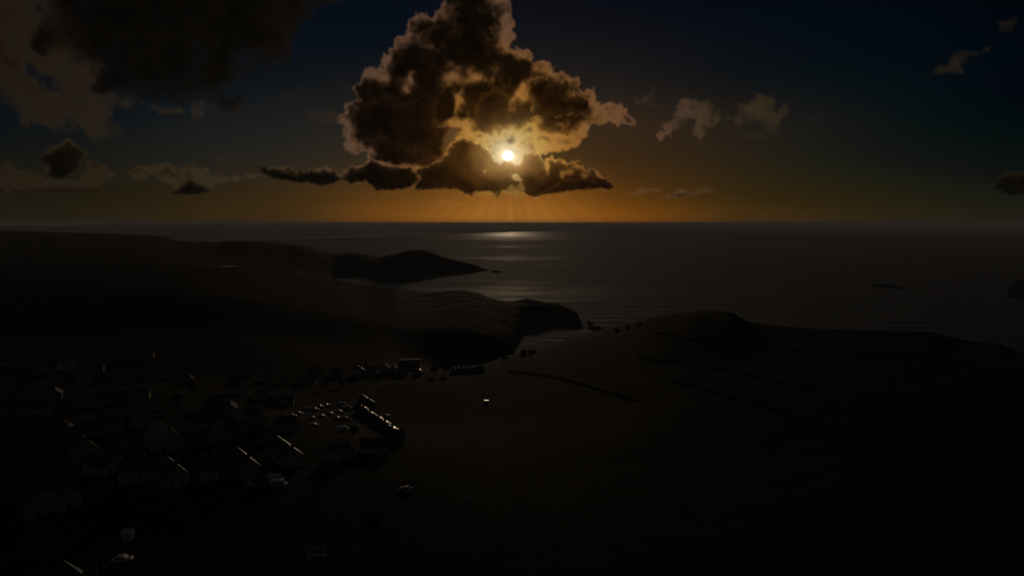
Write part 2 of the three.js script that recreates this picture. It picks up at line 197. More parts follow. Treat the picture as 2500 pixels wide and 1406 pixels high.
cloud({ amp: 3, soft: true, wide: 4, tau: 2.4, opaque: 1.2, freq: 1 / 18, front: true, thin: 0.2 }, [1207, 466, 1216, 464, 1218, 476, 1212, 488, 1208, 478]);
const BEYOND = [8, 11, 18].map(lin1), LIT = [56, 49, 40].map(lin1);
function skyColour(dx, dy, dz, out) {                     // linear colour of one direction, as the picture should show it
  // where the direction would land on the photograph
  const f = -(dz * cP + dy * sP), up = dy * cP - dz * sP, ok = f > 0.25;
  const px = ok ? 1250 + FOCAL * dx / f : 99999, py = ok ? 703 - FOCAL * up / f : -99999;
  const el = Math.asin(dy) * 180 / Math.PI, az = Math.atan2(dx, -dz) * 180 / Math.PI;
  const ax = ok ? Math.min(2500, Math.max(0, px)) : (dx < 0 ? 0 : 2500), ay = 545 - Math.tan(Math.max(0, Math.min(80, el)) * Math.PI / 180) * FOCAL * 0.985;
  const a = airAt(ax, Math.max(0, ok && px > -300 && px < 2800 ? py : ay));
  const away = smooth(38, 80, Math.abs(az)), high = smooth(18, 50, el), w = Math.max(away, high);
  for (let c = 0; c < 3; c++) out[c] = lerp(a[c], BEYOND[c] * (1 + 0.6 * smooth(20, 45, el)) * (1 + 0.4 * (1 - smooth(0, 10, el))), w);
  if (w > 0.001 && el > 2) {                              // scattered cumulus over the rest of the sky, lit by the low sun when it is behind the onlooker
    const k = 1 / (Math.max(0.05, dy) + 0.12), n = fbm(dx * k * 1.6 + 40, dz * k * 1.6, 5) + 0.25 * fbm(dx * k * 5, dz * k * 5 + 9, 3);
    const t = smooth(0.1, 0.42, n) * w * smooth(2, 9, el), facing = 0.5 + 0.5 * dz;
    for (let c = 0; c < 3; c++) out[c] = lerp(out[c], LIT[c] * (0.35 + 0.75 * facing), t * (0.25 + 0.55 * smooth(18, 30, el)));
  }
  if (!ok || py > 560 || px < -1400 || px > 3900) return out;
  const dxs = px - SUN_PX[0], dys = py - SUN_PX[1], r = Math.hypot(dxs, dys), rg = Math.hypot(dxs, dys * (dys > 0 ? 1.55 : 1.25));
  // shafts of light below the cloud
  if (py > 455) {
    const ang = Math.atan2(dxs, dys), s = fbm(ang * 9 + 3, 0.5, 4), g = smooth(455, 500, py) * Math.exp(-Math.abs(ang - 0.12) * 0.9);
    for (let c = 0; c < 3; c++) out[c] *= 1 + 0.3 * s * g;
  }
  const thin = thinLight(r, T1), near = 1 + 1.5 * Math.exp(-r / 22), thick = thickLight(rg, T2);
  let sunDone = false;
  for (const q of clouds) {
    if (q.front && !sunDone) { sunDone = true; glow(out, r); }
    if (px < q.box[0] || px > q.box[2] || py < q.box[1] || py > q.box[3]) continue;
    const t = depthOf(q, px, py); if (t <= 0) continue;
    const belowEdge = under, body = Math.max(0.45, 1 + 0.9 * fbm(px * 0.016 + py * 0.006, py * 0.018 - px * 0.008, 4));
    const alpha = 1 - Math.exp(-t * q.opaque), m = Math.exp(-t * 0.6) * (q.low ? 1 - 0.92 * smooth(-0.25, 0.6, belowEdge) : 1);
    for (let c = 0; c < 3; c++) {
      const dark = q.flat ? lin1(q.flat[c]) : thick[c] * q.thick * body;
      out[c] = lerp(out[c], lerp(dark, thin[c] * q.thin * (q.front ? 1.15 * near : 1), m), alpha);
    }
  }
  if (r < 90) { const k = 0.16 * Math.exp(-r / 20); out[0] += k; out[1] += k * 0.78; out[2] += k * 0.42; }
  return out;
}
const T1 = [0, 0, 0], T2 = [0, 0, 0];
function glow(out, r) {                                   // the burnt-out glare round the sun
  if (r > 140) return;
  const disc = 1 - smooth(7.5, 14.5, r), k = 0.55 * Math.exp(-Math.max(0, r - 10) / 8) + 0.14 * Math.exp(-r / 34);
  out[0] += k + 3.2 * disc; out[1] += k * 0.8 + 3.0 * disc; out[2] += k * 0.42 + 2.6 * disc;
}
{
  const W = 4096, H = 2048, data = new Float32Array(W * H * 4), mean = new Float32Array(W * 4), o = [0, 0, 0];
  for (let row = 0; row < H; row++) {
    const el = ((row + 0.5) / H - 0.5) * Math.PI;
    if (el < -0.002) continue;
    const fine = el < 0.34, step = el < 0.34 ? 1 : 4;
    for (let col = 0; col < W; col += 1) {
      const az = ((col + 0.5) / W - 0.5) * 2 * Math.PI, i = (row * W + col) * 4;
      // straight ahead (-z) is az = -pi / 2
      const front = fine && Math.abs(az + Math.PI / 2) < 0.68;
      if (!front && col % 4) { for (let c = 0; c < 4; c++) data[i + c] = data[i - 4 + c]; continue; }
      if (!fine && row % 4 && row > 0) { for (let c = 0; c < 4; c++) data[i + c] = data[i - W * 4 + c]; continue; }
      let R = 0, G = 0, B = 0; const n = front ? 2 : 1;
      for (let sy = 0; sy < n; sy++) for (let sx = 0; sx < n; sx++) {
        const e2 = el + ((sy + 0.5) / n - 0.5) * Math.PI / H, a2 = az + ((sx + 0.5) / n - 0.5) * 2 * Math.PI / W;
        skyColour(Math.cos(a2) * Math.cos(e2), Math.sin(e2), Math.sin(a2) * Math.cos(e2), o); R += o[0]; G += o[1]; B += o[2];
      }
      const s = 1 / (n * n * EXPOSURE);
      data[i] = R * s; data[i + 1] = G * s; data[i + 2] = B * s; data[i + 3] = 1;
    }
  }
  const t = new THREE.DataTexture(data, W, H, THREE.RGBAFormat, THREE.FloatType);
  t.mapping = THREE.EquirectangularReflectionMapping; t.magFilter = THREE.LinearFilter; t.needsUpdate = true;
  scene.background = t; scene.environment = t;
}
// ------------------------------------------------------------------ things: names, labels, materials
const taken = {};
function numbered(name) { const n = taken[name] = (taken[name] ?? -1) + 1; return n ? name + '_' + String(n).padStart(3, '0') : name; }
function tag(o, label, category, group, kind) {
  o.userData.label = label;
  if (category) o.userData.category = category;
  if (group) o.userData.group = group;
  if (kind) o.userData.kind = kind;
  return o;
}
function mesh(name, geometry, material, parent) {
  const o = new THREE.Mesh(geometry, material); o.name = parent ? name : numbered(name); o.castShadow = o.receiveShadow = true;
  (parent ?? scene).add(o); return o;
}
function thing(name, label, category, p, turn = 0, group) {
  const o = new THREE.Group(); o.name = numbered(name); o.position.set(p.x, p.y, p.z); o.rotation.y = turn; scene.add(o);
  return tag(o, label, category, group);
}
function noiseTexture(size, f, srgb) {
  const d = new Uint8Array(size * size * 4);
  for (let y = 0; y < size; y++) for (let x = 0; x < size; x++) { const v = f(x / size, y / size), i = (y * size + x) * 4; for (let c = 0; c < 3; c++) d[i + c] = Math.max(0, Math.min(255, Math.round(255 * (Array.isArray(v) ? v[c] : v)))); d[i + 3] = 255; }
  const t = new THREE.DataTexture(d, size, size); t.wrapS = t.wrapT = THREE.RepeatWrapping; t.magFilter = THREE.LinearFilter; if (srgb) t.colorSpace = THREE.SRGBColorSpace; t.needsUpdate = true; return t;
}
// noise that repeats after one unit: four shifted copies blended
const tile = (f) => (u, v) => { const a = f(u, v), b = f(u - 1, v), c = f(u, v - 1), d = f(u - 1, v - 1), s = u, t = v; const w = [(1 - s) * (1 - t), s * (1 - t), (1 - s) * t, s * t], n = Math.hypot(...w); return (a * w[0] + b * w[1] + c * w[2] + d * w[3]) / n; };

// ------------------------------------------------------------------ the coast: for every bearing a profile of heights, read off the ridges and shores of the photograph
// each line: bearing (photo column), distance ahead, height above the sea
function pchip(k, d, v = 1) {                             // smooth, never overshooting; k: rows sorted by their first number
  const n = k.length; if (d <= k[0][0]) return k[0][v]; if (d >= k[n - 1][0]) return k[n - 1][v];
  let i = 0; while (d > k[i + 1][0]) i++;
  const s = (j) => (k[j + 1][v] - k[j][v]) / (k[j + 1][0] - k[j][0]);
  const m = (j) => { if (j <= 0 || j >= n - 1) return 0; const a = s(j - 1), b = s(j); return a * b <= 0 ? 0 : 2 * a * b / (a + b); };
  const h = k[i + 1][0] - k[i][0], t = (d - k[i][0]) / h, t2 = t * t, t3 = t2 * t;
  return (2 * t3 - 3 * t2 + 1) * k[i][v] + (t3 - 2 * t2 + t) * h * m(i) + (-2 * t3 + 3 * t2) * k[i + 1][v] + (t3 - t2) * h * m(i + 1);
}
const line = (...rows) => (x) => [pchip(rows, x, 1), pchip(rows, x, 2)];
const crest = (...rows) => (x) => { const y = pchip(rows, x, 1), d = pchip(rows, x, 2); return [d, heightAt(x, y, d)]; };     // rows given as column, row, distance
const PROFILE = [
  line([-700, 30, 92], [3200, 30, 96]),
  line([-700, 140, 92], [600, 140, 92], [1400, 140, 91], [3200, 140, 94]),
  line([-700, 230, 88], [400, 235, 89], [900, 250, 84], [1300, 250, 78], [1700, 260, 84], [2500, 260, 90], [3200, 260, 90]),
  line([-700, 340, 79], [300, 350, 78], [700, 360, 70], [1000, 380, 58], [1200, 400, 54], [1400, 390, 66], [1700, 380, 82], [2100, 360, 88], [3200, 350, 90]),
  // back of the village, and the crest of the hill on the right
  crest([-700, 900, 500], [0, 905, 500], [500, 905, 520], [860, 908, 560], [1050, 908, 600], [1185, 886, 700], [1230, 871, 730], [1280, 860, 720], [1330, 850, 700], [1400, 827, 670], [1460, 813, 650], [1500, 801, 640], [1560, 786, 620], [1600, 776, 610], [1660, 766, 600], [1700, 761, 590], [1760, 760, 580], [1790, 763, 572], [1825, 783, 560], [1860, 791, 550], [1900, 796, 545], [2000, 804, 530], [2100, 808, 520], [2200, 811, 510], [2270, 812, 500], [2330, 825, 495], [2400, 835, 490], [2450, 839, 488], [2480, 850, 486], [2510, 860, 484], [3200, 960, 470]),
  // foot of the middle headland (its shore from column 1000 on)
  line([-700, 700, 66], [400, 690, 62], [860, 690, 42], [1060, 700, 22], [1180, 745, 5], [1200, 840, -6], [1260, 880, -9], [1400, 880, -12], [1800, 760, -14], [3200, 640, -14]),
  crest([-700, 700, 860], [400, 710, 880], [800, 760, 880], [1000, 790, 880], [1120, 800, 880], [1200, 816, 900], [1234, 834, 905], [1247, 846, 900], [1262, 866, 895], [1400, 940, 900]),
  crest([-700, 640, 1250], [400, 650, 1300], [820, 685, 1380], [850, 691, 1360], [900, 697, 1340], [960, 698, 1310], [1000, 707, 1335], [1040, 714, 1325], [1065, 712, 1318], [1090, 709, 1310], [1130, 709, 1300], [1160, 713, 1290], [1190, 726, 1280], [1220, 733, 1276], [1250, 735, 1310], [1270, 732, 1314], [1290, 730, 1314], [1330, 737, 1306], [1360, 741, 1290], [1385, 748, 1262], [1400, 757, 1234], [1413, 768, 1204], [1418, 786, 1168], [1432, 793, 1150], [1445, 797, 1140], [1460, 801, 1126], [1475, 822, 1118], [1800, 900, 1118], [3200, 960, 1118]),
  line([-700, 1500, 90], [400, 1560, 70], [700, 1600, 40], [820, 1520, 20], [850, 1480, -8], [1000, 1430, -10], [1250, 1410, -12], [1420, 1300, -12], [3200, 1240, -14]),
  // the outer headland: near shore, crest, far shore
  line([-700, 1900, 96], [300, 1950, 78], [600, 1980, 48], [800, 2030, 8], [820, 2050, -3], [950, 2085, -3], [1050, 2170, -3], [1150, 2300, -3], [1190, 2400, -3], [1215, 2440, -10], [3200, 2440, -16]),
  crest([-700, 562, 3300], [0, 563, 3300], [100, 566, 3300], [250, 570, 3250], [400, 577, 3200], [430, 587, 3150], [480, 590, 3050], [530, 590, 3000], [560, 588, 2950], [600, 587, 2900], [640, 590, 2880], [700, 595, 2850], [740, 600, 2800], [790, 613, 2760], [830, 619, 2720], [860, 617, 2700], [900, 621, 2680], [925, 626, 2660], [960, 620, 2640], [1000, 611, 2620], [1025, 609, 2600], [1050, 613, 2590], [1090, 628, 2570], [1130, 638, 2550], [1160, 646, 2530], [1185, 656, 2510], [1205, 661, 2490], [1216, 666, 2480], [1235, 690, 2480], [3200, 760, 2480]),
  line([-700, 4200, 70], [300, 3900, 60], [430, 3600, 20], [480, 3450, -8], [820, 3000, -10], [1216, 2620, -14], [3200, 2620, -18]),
  line([-700, 5200, 60], [300, 4800, 30], [440, 4300, -10], [3200, 4300, -20]),
];
function heightProfile(px) { const k = PROFILE.map((f) => f(px)); for (let i = 1; i < k.length; i++) if (k[i][0] <= k[i - 1][0] + 5) k[i][0] = k[i - 1][0] + 5; return k; }
// a column of the photograph at height 600 gives the bearing: x = forward * slope
const slopeOf = (px) => { const v = dirOf(px, 640); return v.x / -v.z; };
const columnOf = (x, forward) => 1250 + x / forward / slopeOf(2250) * 1000;
function roughness(x, z, d) { return fbm(x / 90, z / 90, 4) * Math.min(5, 0.6 + d / 420) * 0.7 + fbm(x / 14, z / 14, 3) * (0.5 + 1.6 * smooth(850, 1300, d)) + fbm(x / 45 + 9, z / 45, 3) * 3 * smooth(900, 1300, d); }
function ground(x, forward) {                             // height of the land at a place
  const f = Math.max(30, forward), h = pchip(heightProfile(columnOf(x, f)), f);
  return h + roughness(x, -f, f) * smooth(-14, 6, h) * 0.55;
}
const onGround = (px, py) => {                            // where the line of sight through a photo pixel meets the land
  const v = dirOf(px, py); let lo = 60, step = 3;
  for (let f = lo; f < 6000; f += step, step *= 1.01) { const x = v.x * f / -v.z, y = EYE + v.y * f / -v.z; if (ground(x, f) >= y) { let a = f - step, b = f; for (let i = 0; i < 20; i++) { const m = (a + b) / 2; if (ground(v.x * m / -v.z, m) >= EYE + v.y * m / -v.z) b = m; else a = m; } return new THREE.Vector3(v.x * b / -v.z, ground(v.x * b / -v.z, b), -b); } }
  return null;
};
{
  const COLS = [], ROWS = [];
  for (let px = -700; px <= 3200; px += (px > -60 && px < 2560 ? 6 : 30)) COLS.push(px);
  for (let f = 30; f < 5200; f *= f < 600 ? 1.012 : f < 1500 ? 1.006 : 1.008) ROWS.push(f);
  const nc = COLS.length, nr = ROWS.length, pos = new Float32Array(nc * nr * 3), uv = new Float32Array(nc * nr * 2), H = new Float32Array(nc * nr);
  for (let i = 0; i < nc; i++) {
    const k = heightProfile(COLS[i]), s = slopeOf(COLS[i]);
    for (let j = 0; j < nr; j++) {
      const f = ROWS[j], x = f * s, h0 = pchip(k, f), h = h0 + roughness(x, -f, f) * smooth(-14, 6, h0) * 0.55, n = j * nc + i;
      pos.set([x, h, -f], n * 3); uv.set([x / 60, f / 60], n * 2); H[n] = h;
    }
  }
  // three pieces that meet edge to edge: the land with the village and the middle headland, the hill on the right, the outer headland
  const parts = [[], [], []];
  for (let j = 0; j < nr - 1; j++) for (let i = 0; i < nc - 1; i++) {
    const a = j * nc + i, b = a + 1, c = a + nc, d = c + 1;
    if (Math.max(H[a], H[b], H[c], H[d]) < -4) continue;
    const f = ROWS[j], px = COLS[i];
    parts[f > 1500 + Math.max(0, 500 - px) * 0.6 ? 2 : px > 1185 + (700 - Math.min(700, f)) * 0.25 && f < 850 ? 1 : 0].push(a, b, d, a, d, c);
  }
  const grass = noiseTexture(512, tile((u, v) => 0.5 + 0.42 * fbm(u * 9 + 3, v * 9, 5)), false);
  const colour = noiseTexture(512, (u, v) => { const a = tile((p, q) => fbm(p * 5 + 1, q * 5 + 8, 5))(u, v), b = tile((p, q) => fbm(p * 21 + 6, q * 21, 3))(u, v); return [0.175 + 0.08 * a + 0.05 * b, 0.175 + 0.06 * a + 0.06 * b, 0.1 + 0.04 * a + 0.03 * b]; }, true);
  const turf = new THREE.MeshPhysicalMaterial({ map: colour, bumpMap: grass, bumpScale: 0.3, roughness: 0.95, specularIntensity: 0.02, name: 'turf' });
  const INFO = [
    ['terrain', 'dark rising land with the village at its foot and a blunt headland beside the cove', 'land'],
    ['hill', 'rounded grassy hill sloping down to the right beside the cove', 'hill'],
    ['headland', 'outermost dark headland tapering to a point in the sea under the sun', 'headland'],
  ];
  INFO.forEach(([name, label, category], k) => {
    const g = new THREE.BufferGeometry(); g.setAttribute('position', new THREE.BufferAttribute(pos, 3)); g.setAttribute('uv', new THREE.BufferAttribute(uv, 2)); g.setIndex(parts[k]);
    const h = g.toNonIndexed(), t = h.attributes.position.count; // own vertices only
    const used = new Map(), P = [], U = [], I = [];
    for (const n of parts[k]) { if (!used.has(n)) { used.set(n, P.length / 3); P.push(pos[n * 3], pos[n * 3 + 1], pos[n * 3 + 2]); U.push(uv[n * 2], uv[n * 2 + 1]); } I.push(used.get(n)); }
    const q = new THREE.BufferGeometry(); q.setAttribute('position', new THREE.Float32BufferAttribute(P, 3)); q.setAttribute('uv', new THREE.Float32BufferAttribute(U, 2)); q.setIndex(I); q.computeVertexNormals();
    tag(mesh(name, q, turf), label, category, null, 'structure');
  });
}

// ------------------------------------------------------------------ the far coast along the horizon
function farCoast(name, label, rows, foot, back, material) {
  // rows: column, row of the skyline, distance; foot: column, row of the shore
  const top = crest(...rows), base = line(...foot.map(([x, y]) => [x, forwardAt(x, y, 0.0), 0])), P = [], I = []; const N = 360, x0 = rows[0][0], x1 = rows[rows.length - 1][0], M = 7;
  for (let i = 0; i <= N; i++) {
    const px = lerp(x0, x1, i / N), s = slopeOf(px), [d, h] = top(px), [b] = base(px);
    for (let j = 0; j <= M; j++) {
      const t = j / (M - 1), f = j < M ? lerp(b, d, t) : d + back, y = j < M ? lerp(-1, h, Math.pow(t, 0.75)) + (j && j < M - 1 ? fbm(px / 60, j, 3) * 14 : j === M - 1 ? fbm(px / 25, 7, 4) * 4 : 0) : -40;
      P.push(f * s, y, -f);
    }
  }
  for (let i = 0; i < N; i++) for (let j = 0; j < M; j++) { const a = i * (M + 1) + j, b = a + M + 1; I.push(a, b, b + 1, a, b + 1, a + 1); }
  const g = new THREE.BufferGeometry(); g.setAttribute('position', new THREE.Float32BufferAttribute(P, 3)); g.setIndex(I); g.computeVertexNormals();
  return tag(mesh(name, g, material), label, 'coast', null, 'structure');
}
const heath = new THREE.MeshStandardMaterial({ color: new THREE.Color(0.05, 0.045, 0.03), roughness: 1, side: THREE.DoubleSide, name: 'heath' });
farCoast('coast', 'low hazy coast along the horizon beyond the bay', [[-900, 551, 9000], [0, 550, 9500], [150, 551.5, 9500], [200, 548.5, 10000], [275, 547, 10500], [330, 549, 11000], [400, 550.5, 11500], [470, 547.5, 12500], [560, 546, 13500], [800, 546, 16000], [1000, 546, 19000], [1060, 545, 20000], [1130, 543.4, 20500], [1180, 544.4, 21000], [1260, 546, 22000], [1320, 545.2, 23000], [1400, 545, 24000], [1500, 544.4, 25000], [1800, 543.8, 27000], [2500, 543.4, 28000], [3400, 543.4, 28000]],
  [[-900, 592], [430, 592], [490, 590], [560, 587], [620, 583.5], [700, 581], [850, 577], [1000, 573], [1150, 569], [1250, 566.5], [1400, 563], [1500, 561], [1700, 558.5], [2100, 557], [2500, 556], [3400, 555]], 1500, heath);
// the beach at its foot
{
  const P = [], I = [], N = 120;
  const base = line(...[[470, 591], [490, 590], [560, 587], [620, 583.5], [700, 581], [850, 577], [1000, 573], [1150, 569], [1250, 566.5]].map(([x, y]) => [x, forwardAt(x, y, 0), 0]));
  for (let i = 0; i <= N; i++) { const px = lerp(480, 1240, i / N), s = slopeOf(px), [b] = base(px), w = 0.075 * b * Math.sin(Math.PI * Math.min(1, 0.04 + i / N)) ** 0.4; for (const f of [b - w, b + 60]) P.push(f * s, f < b ? 0.35 : 1.2, -f); }
  for (let i = 0; i < N; i++) { const a = i * 2; I.push(a, a + 2, a + 3, a, a + 3, a + 1); }
  const g = new THREE.BufferGeometry(); g.setAttribute('position', new THREE.Float32BufferAttribute(P, 3)); g.setIndex(I); g.computeVertexNormals();
  tag(mesh('beach', g, new THREE.MeshStandardMaterial({ color: new THREE.Color(0.3, 0.26, 0.2), roughness: 0.08, side: THREE.DoubleSide, name: 'wet_sand' })), 'long wet beach shining at the foot of the far coast', 'beach', null, 'structure');
}
// ------------------------------------------------------------------ the sea
{
  const swell = noiseTexture(1024, tile((u, v) => 0.5 + 0.3 * fbm(u * 6, v * 17, 7) + 0.12 * fbm(u * 50 + v * 12, v * 90, 3)), false);
  const slicks = noiseTexture(512, tile((u, v) => 0.8 + 0.22 * fbm(u * 5 + 2, v * 14, 6)), false); slicks.repeat.set(520 / 1700, 520 / 1700);
  const water = (name, k) => new THREE.MeshPhysicalMaterial({ color: new THREE.Color(0.05, 0.075, 0.09), roughness: k, roughnessMap: slicks, ior: 1.33, bumpMap: swell, bumpScale: 8, side: THREE.DoubleSide, name });
  // choppy near the shore, calmer towards the far side of the bay
  const kinds = [[7000, water('choppy_sea', 0.9)], [9000, water('sea_water', 0.7)], [90000, water('calm_sea', 0.56)]];
  const P = [], U = [], R = [20]; while (R[R.length - 1] < 70000) R.push(R[R.length - 1] * 1.06); const N = 128, g = new THREE.BufferGeometry(), I = [];
  for (const r of R) for (let i = 0; i <= N; i++) { const a = i / N * Math.PI * 2, x = Math.sin(a) * r, z = -Math.cos(a) * r; P.push(x, 0, z); U.push(x / 520, z / 520); }
  let from = 0, kind = 0;
  for (let j = 0; j < R.length - 1; j++) {
    if (R[j] > kinds[kind][0]) { g.addGroup(from, I.length - from, kind); from = I.length; kind++; }
    for (let i = 0; i < N; i++) { const a = j * (N + 1) + i, b = a + N + 1; I.push(a, b, b + 1, a, b + 1, a + 1); }
  }
  g.addGroup(from, I.length - from, kind);
  g.setAttribute('position', new THREE.Float32BufferAttribute(P, 3)); g.setAttribute('uv', new THREE.Float32BufferAttribute(U, 2)); g.setIndex(I); g.computeVertexNormals();
  tag(mesh('sea', g, kinds.map((k) => k[1])), 'dark rippled sea with a dull shine under the sun', 'sea', null, 'structure');
}
scene.fog = new THREE.FogExp2(new THREE.Color(0.86, 0.92, 1), 0.00006);
// ------------------------------------------------------------------ the village
const std = (name, r, g, b, roughness, more = {}) => new THREE.MeshPhysicalMaterial({ color: new THREE.Color(r, g, b), roughness, name, ...more });
const plasterMap = noiseTexture(256, tile((u, v) => 0.86 + 0.16 * fbm(u * 7, v * 7 + 4, 5)), false);
const M = {
  white: std('white_render', 0.56, 0.54, 0.48, 0.9, { map: plasterMap }), cream: std('cream_render', 0.46, 0.4, 0.3, 0.9, { map: plasterMap }), stone: std('grey_stone', 0.26, 0.24, 0.2, 0.95, { map: plasterMap }),
  slate: std('slate', 0.07, 0.07, 0.08, 0.55), shiny: std('wet_slate', 0.07, 0.07, 0.075, 0.56), tiles: std('brown_tiles', 0.12, 0.06, 0.04, 0.8, { specularIntensity: 0.3 }), thatch: std('pale_thatch', 0.42, 0.36, 0.26, 0.95, { specularIntensity: 0.2 }),
  glass: std('window_glass', 0.02, 0.025, 0.03, 0.12), skylight: std('skylight_glass', 0.03, 0.03, 0.035, 0.3), frame: std('white_paint', 0.75, 0.75, 0.72, 0.6), door: std('dark_door', 0.08, 0.05, 0.04, 0.6),
  brick: std('chimney_brick', 0.2, 0.1, 0.07, 0.9), metal: std('bare_metal', 0.4, 0.4, 0.4, 0.42, { metalness: 1 }), asphalt: std('asphalt', 0.045, 0.045, 0.045, 0.95, { specularIntensity: 0.03 }),
  tyre: std('tyre_rubber', 0.03, 0.03, 0.03, 0.8), leaf: std('leaves', 0.035, 0.045, 0.016, 0.9, { specularIntensity: 0.1, side: THREE.DoubleSide }), bark: std('bark', 0.06, 0.045, 0.03, 0.95, { specularIntensity: 0.1 }),
  rock: std('sea_rock', 0.06, 0.055, 0.05, 0.95, { specularIntensity: 0.1 }), sand: std('garden_wall', 0.2, 0.18, 0.15, 0.95),
};
const box = (w, h, d, x, y, z) => new THREE.BoxGeometry(w, h, d).translate(x, y, z);
function prism(points, length) {                           // an outline in (across, up), drawn out along x
  const s = new THREE.Shape(points.map(([z, y]) => new THREE.Vector2(-z, y)));
  return new THREE.ExtrudeGeometry(s, { depth: length, bevelEnabled: false }).rotateY(Math.PI / 2).translate(-length / 2, 0, 0);
}
// the slope of a roof that throws the sun at the camera
function glintPitch(p, ridge) {
  const v = new THREE.Vector3(0, EYE, 0).sub(p).normalize().add(sunDir).normalize(), a = (ridge + 90) * Math.PI / 180;
  return Math.atan2(v.x * Math.sin(a) - v.z * Math.cos(a), v.y) * 180 / Math.PI;
}
// house(column, row of the foot of its near wall, bearing of the ridge, length, depth, eaves, options, label)
function house(px, py, ridge, L, D, E, o, label, group) {
  [L, D, E] = [L * 0.88, D * 0.86, E * 0.86];
  const p = onGround(px, py); if (!p) { console.log('no ground', px, py); return null; }
  if (o.back) { const v = dirOf(px, 640); p.x += v.x / -v.z * o.back; p.z -= o.back; p.y = ground(p.x, -p.z); }
  const t = thing(o.kind ?? 'house', label, o.category ?? 'house', p, (90 - ridge) * Math.PI / 180, group);
  const pitch = (o.pitch ?? (o.glint ? Math.min(48, Math.max(20, glintPitch(p, ridge) + (o.off ?? 0))) : 38)) * Math.PI / 180, rise = Math.tan(pitch) * D / 2, h = D / 2, wall = o.wall ?? M.white;
  mesh('wall', prism([[-h, -2.5], [h, -2.5], [h, E], [0, E + rise], [-h, E]], L), wall, t);
  const k = 0.35, th = 0.18, c = 1 / Math.cos(pitch) * th, low = E - k * Math.tan(pitch);
  const roof = mesh('roof', prism([[-h - k, low + 0.02], [0, E + rise + 0.02], [h + k, low + 0.02], [h + k, low + c], [0, E + rise + c], [-h - k, low + c]], L + 0.5), o.roof ?? (o.glint ? M.shiny : M.slate), t);
  const stacks = o.stacks ?? 1;
  for (let i = 0; i < stacks; i++) { const x = stacks === 1 ? -L / 2 + 0.6 : i ? L / 2 - 0.6 : -L / 2 + 0.6; mesh('chimney', mergeGeometries([box(0.8, 1.9, 0.9, x, E + rise + 0.5, 0), box(0.95, 0.15, 1.05, x, E + rise + 1.5, 0), new THREE.CylinderGeometry(0.13, 0.16, 0.5, 8).translate(x, E + rise + 1.8, 0)].map((g) => g.toNonIndexed())), M.brick, roof); }
  // windows: rows along both long walls, one or two in the gable that faces the onlooker
  const pane = (x, y, z, w, hh, turn) => { const g = new THREE.Group(); const f = mesh('window', mergeGeometries([box(w, 0.09, 0.1, 0, hh / 2, 0), box(w, 0.09, 0.12, 0, -hh / 2, 0), box(0.09, hh, 0.1, w / 2, 0, 0), box(0.09, hh, 0.1, -w / 2, 0, 0), box(0.06, hh, 0.08, 0, 0, 0)]), M.frame, t); f.position.set(x, y, z); f.rotation.y = turn; mesh('pane', box(w - 0.1, hh - 0.1, 0.03, 0, 0, 0.01), M.glass, f); };
  const n = Math.max(1, Math.min(4, Math.round(L / 4.5)));
  for (let i = 0; i < n; i++) { const x = ((i + 0.5) / n - 0.5) * L; pane(x, Math.min(E - 1.2, E * 0.55), h + 0.04, 1.1, 1.2, 0); if (o.full) pane(x, Math.min(E - 1.2, E * 0.55), -h - 0.04, 1.1, 1.2, Math.PI); }
  if (D > 5) pane(-L / 2 - 0.04, E + rise * 0.3, 0, 1.0, 1.1, -Math.PI / 2);
  pane(-L / 2 - 0.04, 1.7, D * 0.24, 1.1, 1.2, -Math.PI / 2);
  const d = mesh('door', box(0.1, 2.05, 0.95, 0, 1.0, 0), M.door, t); d.position.set(-L / 2 - 0.03, 0.1, -D * 0.22);
  for (const [x, y, w, hh] of o.skylights ?? []) {         // on the slope that faces right: along the ridge, up the slope, width, height
    const s = mesh('skylight', box(w, 0.1, hh, 0, 0, 0), M.skylight, roof), z = h + k - (h + k) * y; s.position.set(x, low + c + (E + rise - low) * y + 0.03, z); s.rotation.x = pitch;
    mesh('frame', mergeGeometries([box(w + 0.16, 0.12, 0.08, 0, 0, hh / 2 + 0.04), box(w + 0.16, 0.12, 0.08, 0, 0, -hh / 2 - 0.04), box(0.08, 0.12, hh, w / 2 + 0.04, 0, 0), box(0.08, 0.12, hh, -w / 2 - 0.04, 0, 0)]), M.door, s);
  }
  if (o.dormer) { const z = h * 0.55, y = E + rise * 0.42; mesh('dormer', prism([[z - 1.6, y - 0.6], [z + 0.5, y - 0.9], [z + 0.5, y + 0.7], [z - 1.2, y + 0.9]], 2.2), wall, roof); }
  return t;
}
// nearest rows, lower left
house(694, 1124, -37, 21, 8, 4.6, { glint: true, off: 4, skylights: [[-5.5, 0.62, 2.6, 1.1], [0.5, 0.7, 2.6, 1.1], [5, 0.62, 2.6, 1.1]], stacks: 2 }, 'long white gabled house with a glinting slate roof and three bright skylights');
house(594, 1156, -38, 15, 7.5, 4.5, { glint: true, off: 5, wall: M.cream }, 'pale gabled house with a thin bright line along its roof edge');
house(420, 1178, -42, 12, 7.5, 4.2, { glint: true, off: 3, skylights: [[-2, 0.6, 4, 1.1]] }, 'small gabled house with one bright skylight, lowest of the glinting roofs');
house(400, 1090, -44, 16, 12, 4.2, { wall: M.cream, roof: M.thatch, pitch: 42 }, 'broad house with a large pale roof, the largest lit shape on the left');
house(575, 1072, -55, 12, 9, 5, { wall: M.stone, dormer: true }, 'dim grey house with a dormer right of the large pale roof');
house(205, 1120, -46, 12, 8, 4.6, { glint: true, off: 9, wall: M.cream, roof: M.slate }, 'dim house at the left with two faint roof edges');
house(78, 1246, -62, 13, 9, 5, { stacks: 2 }, 'dim white house with twin chimneys near the lower left edge');
house(160, 1236, -60, 8, 6, 5, {}, 'narrow pale gable right of the twin chimney house');
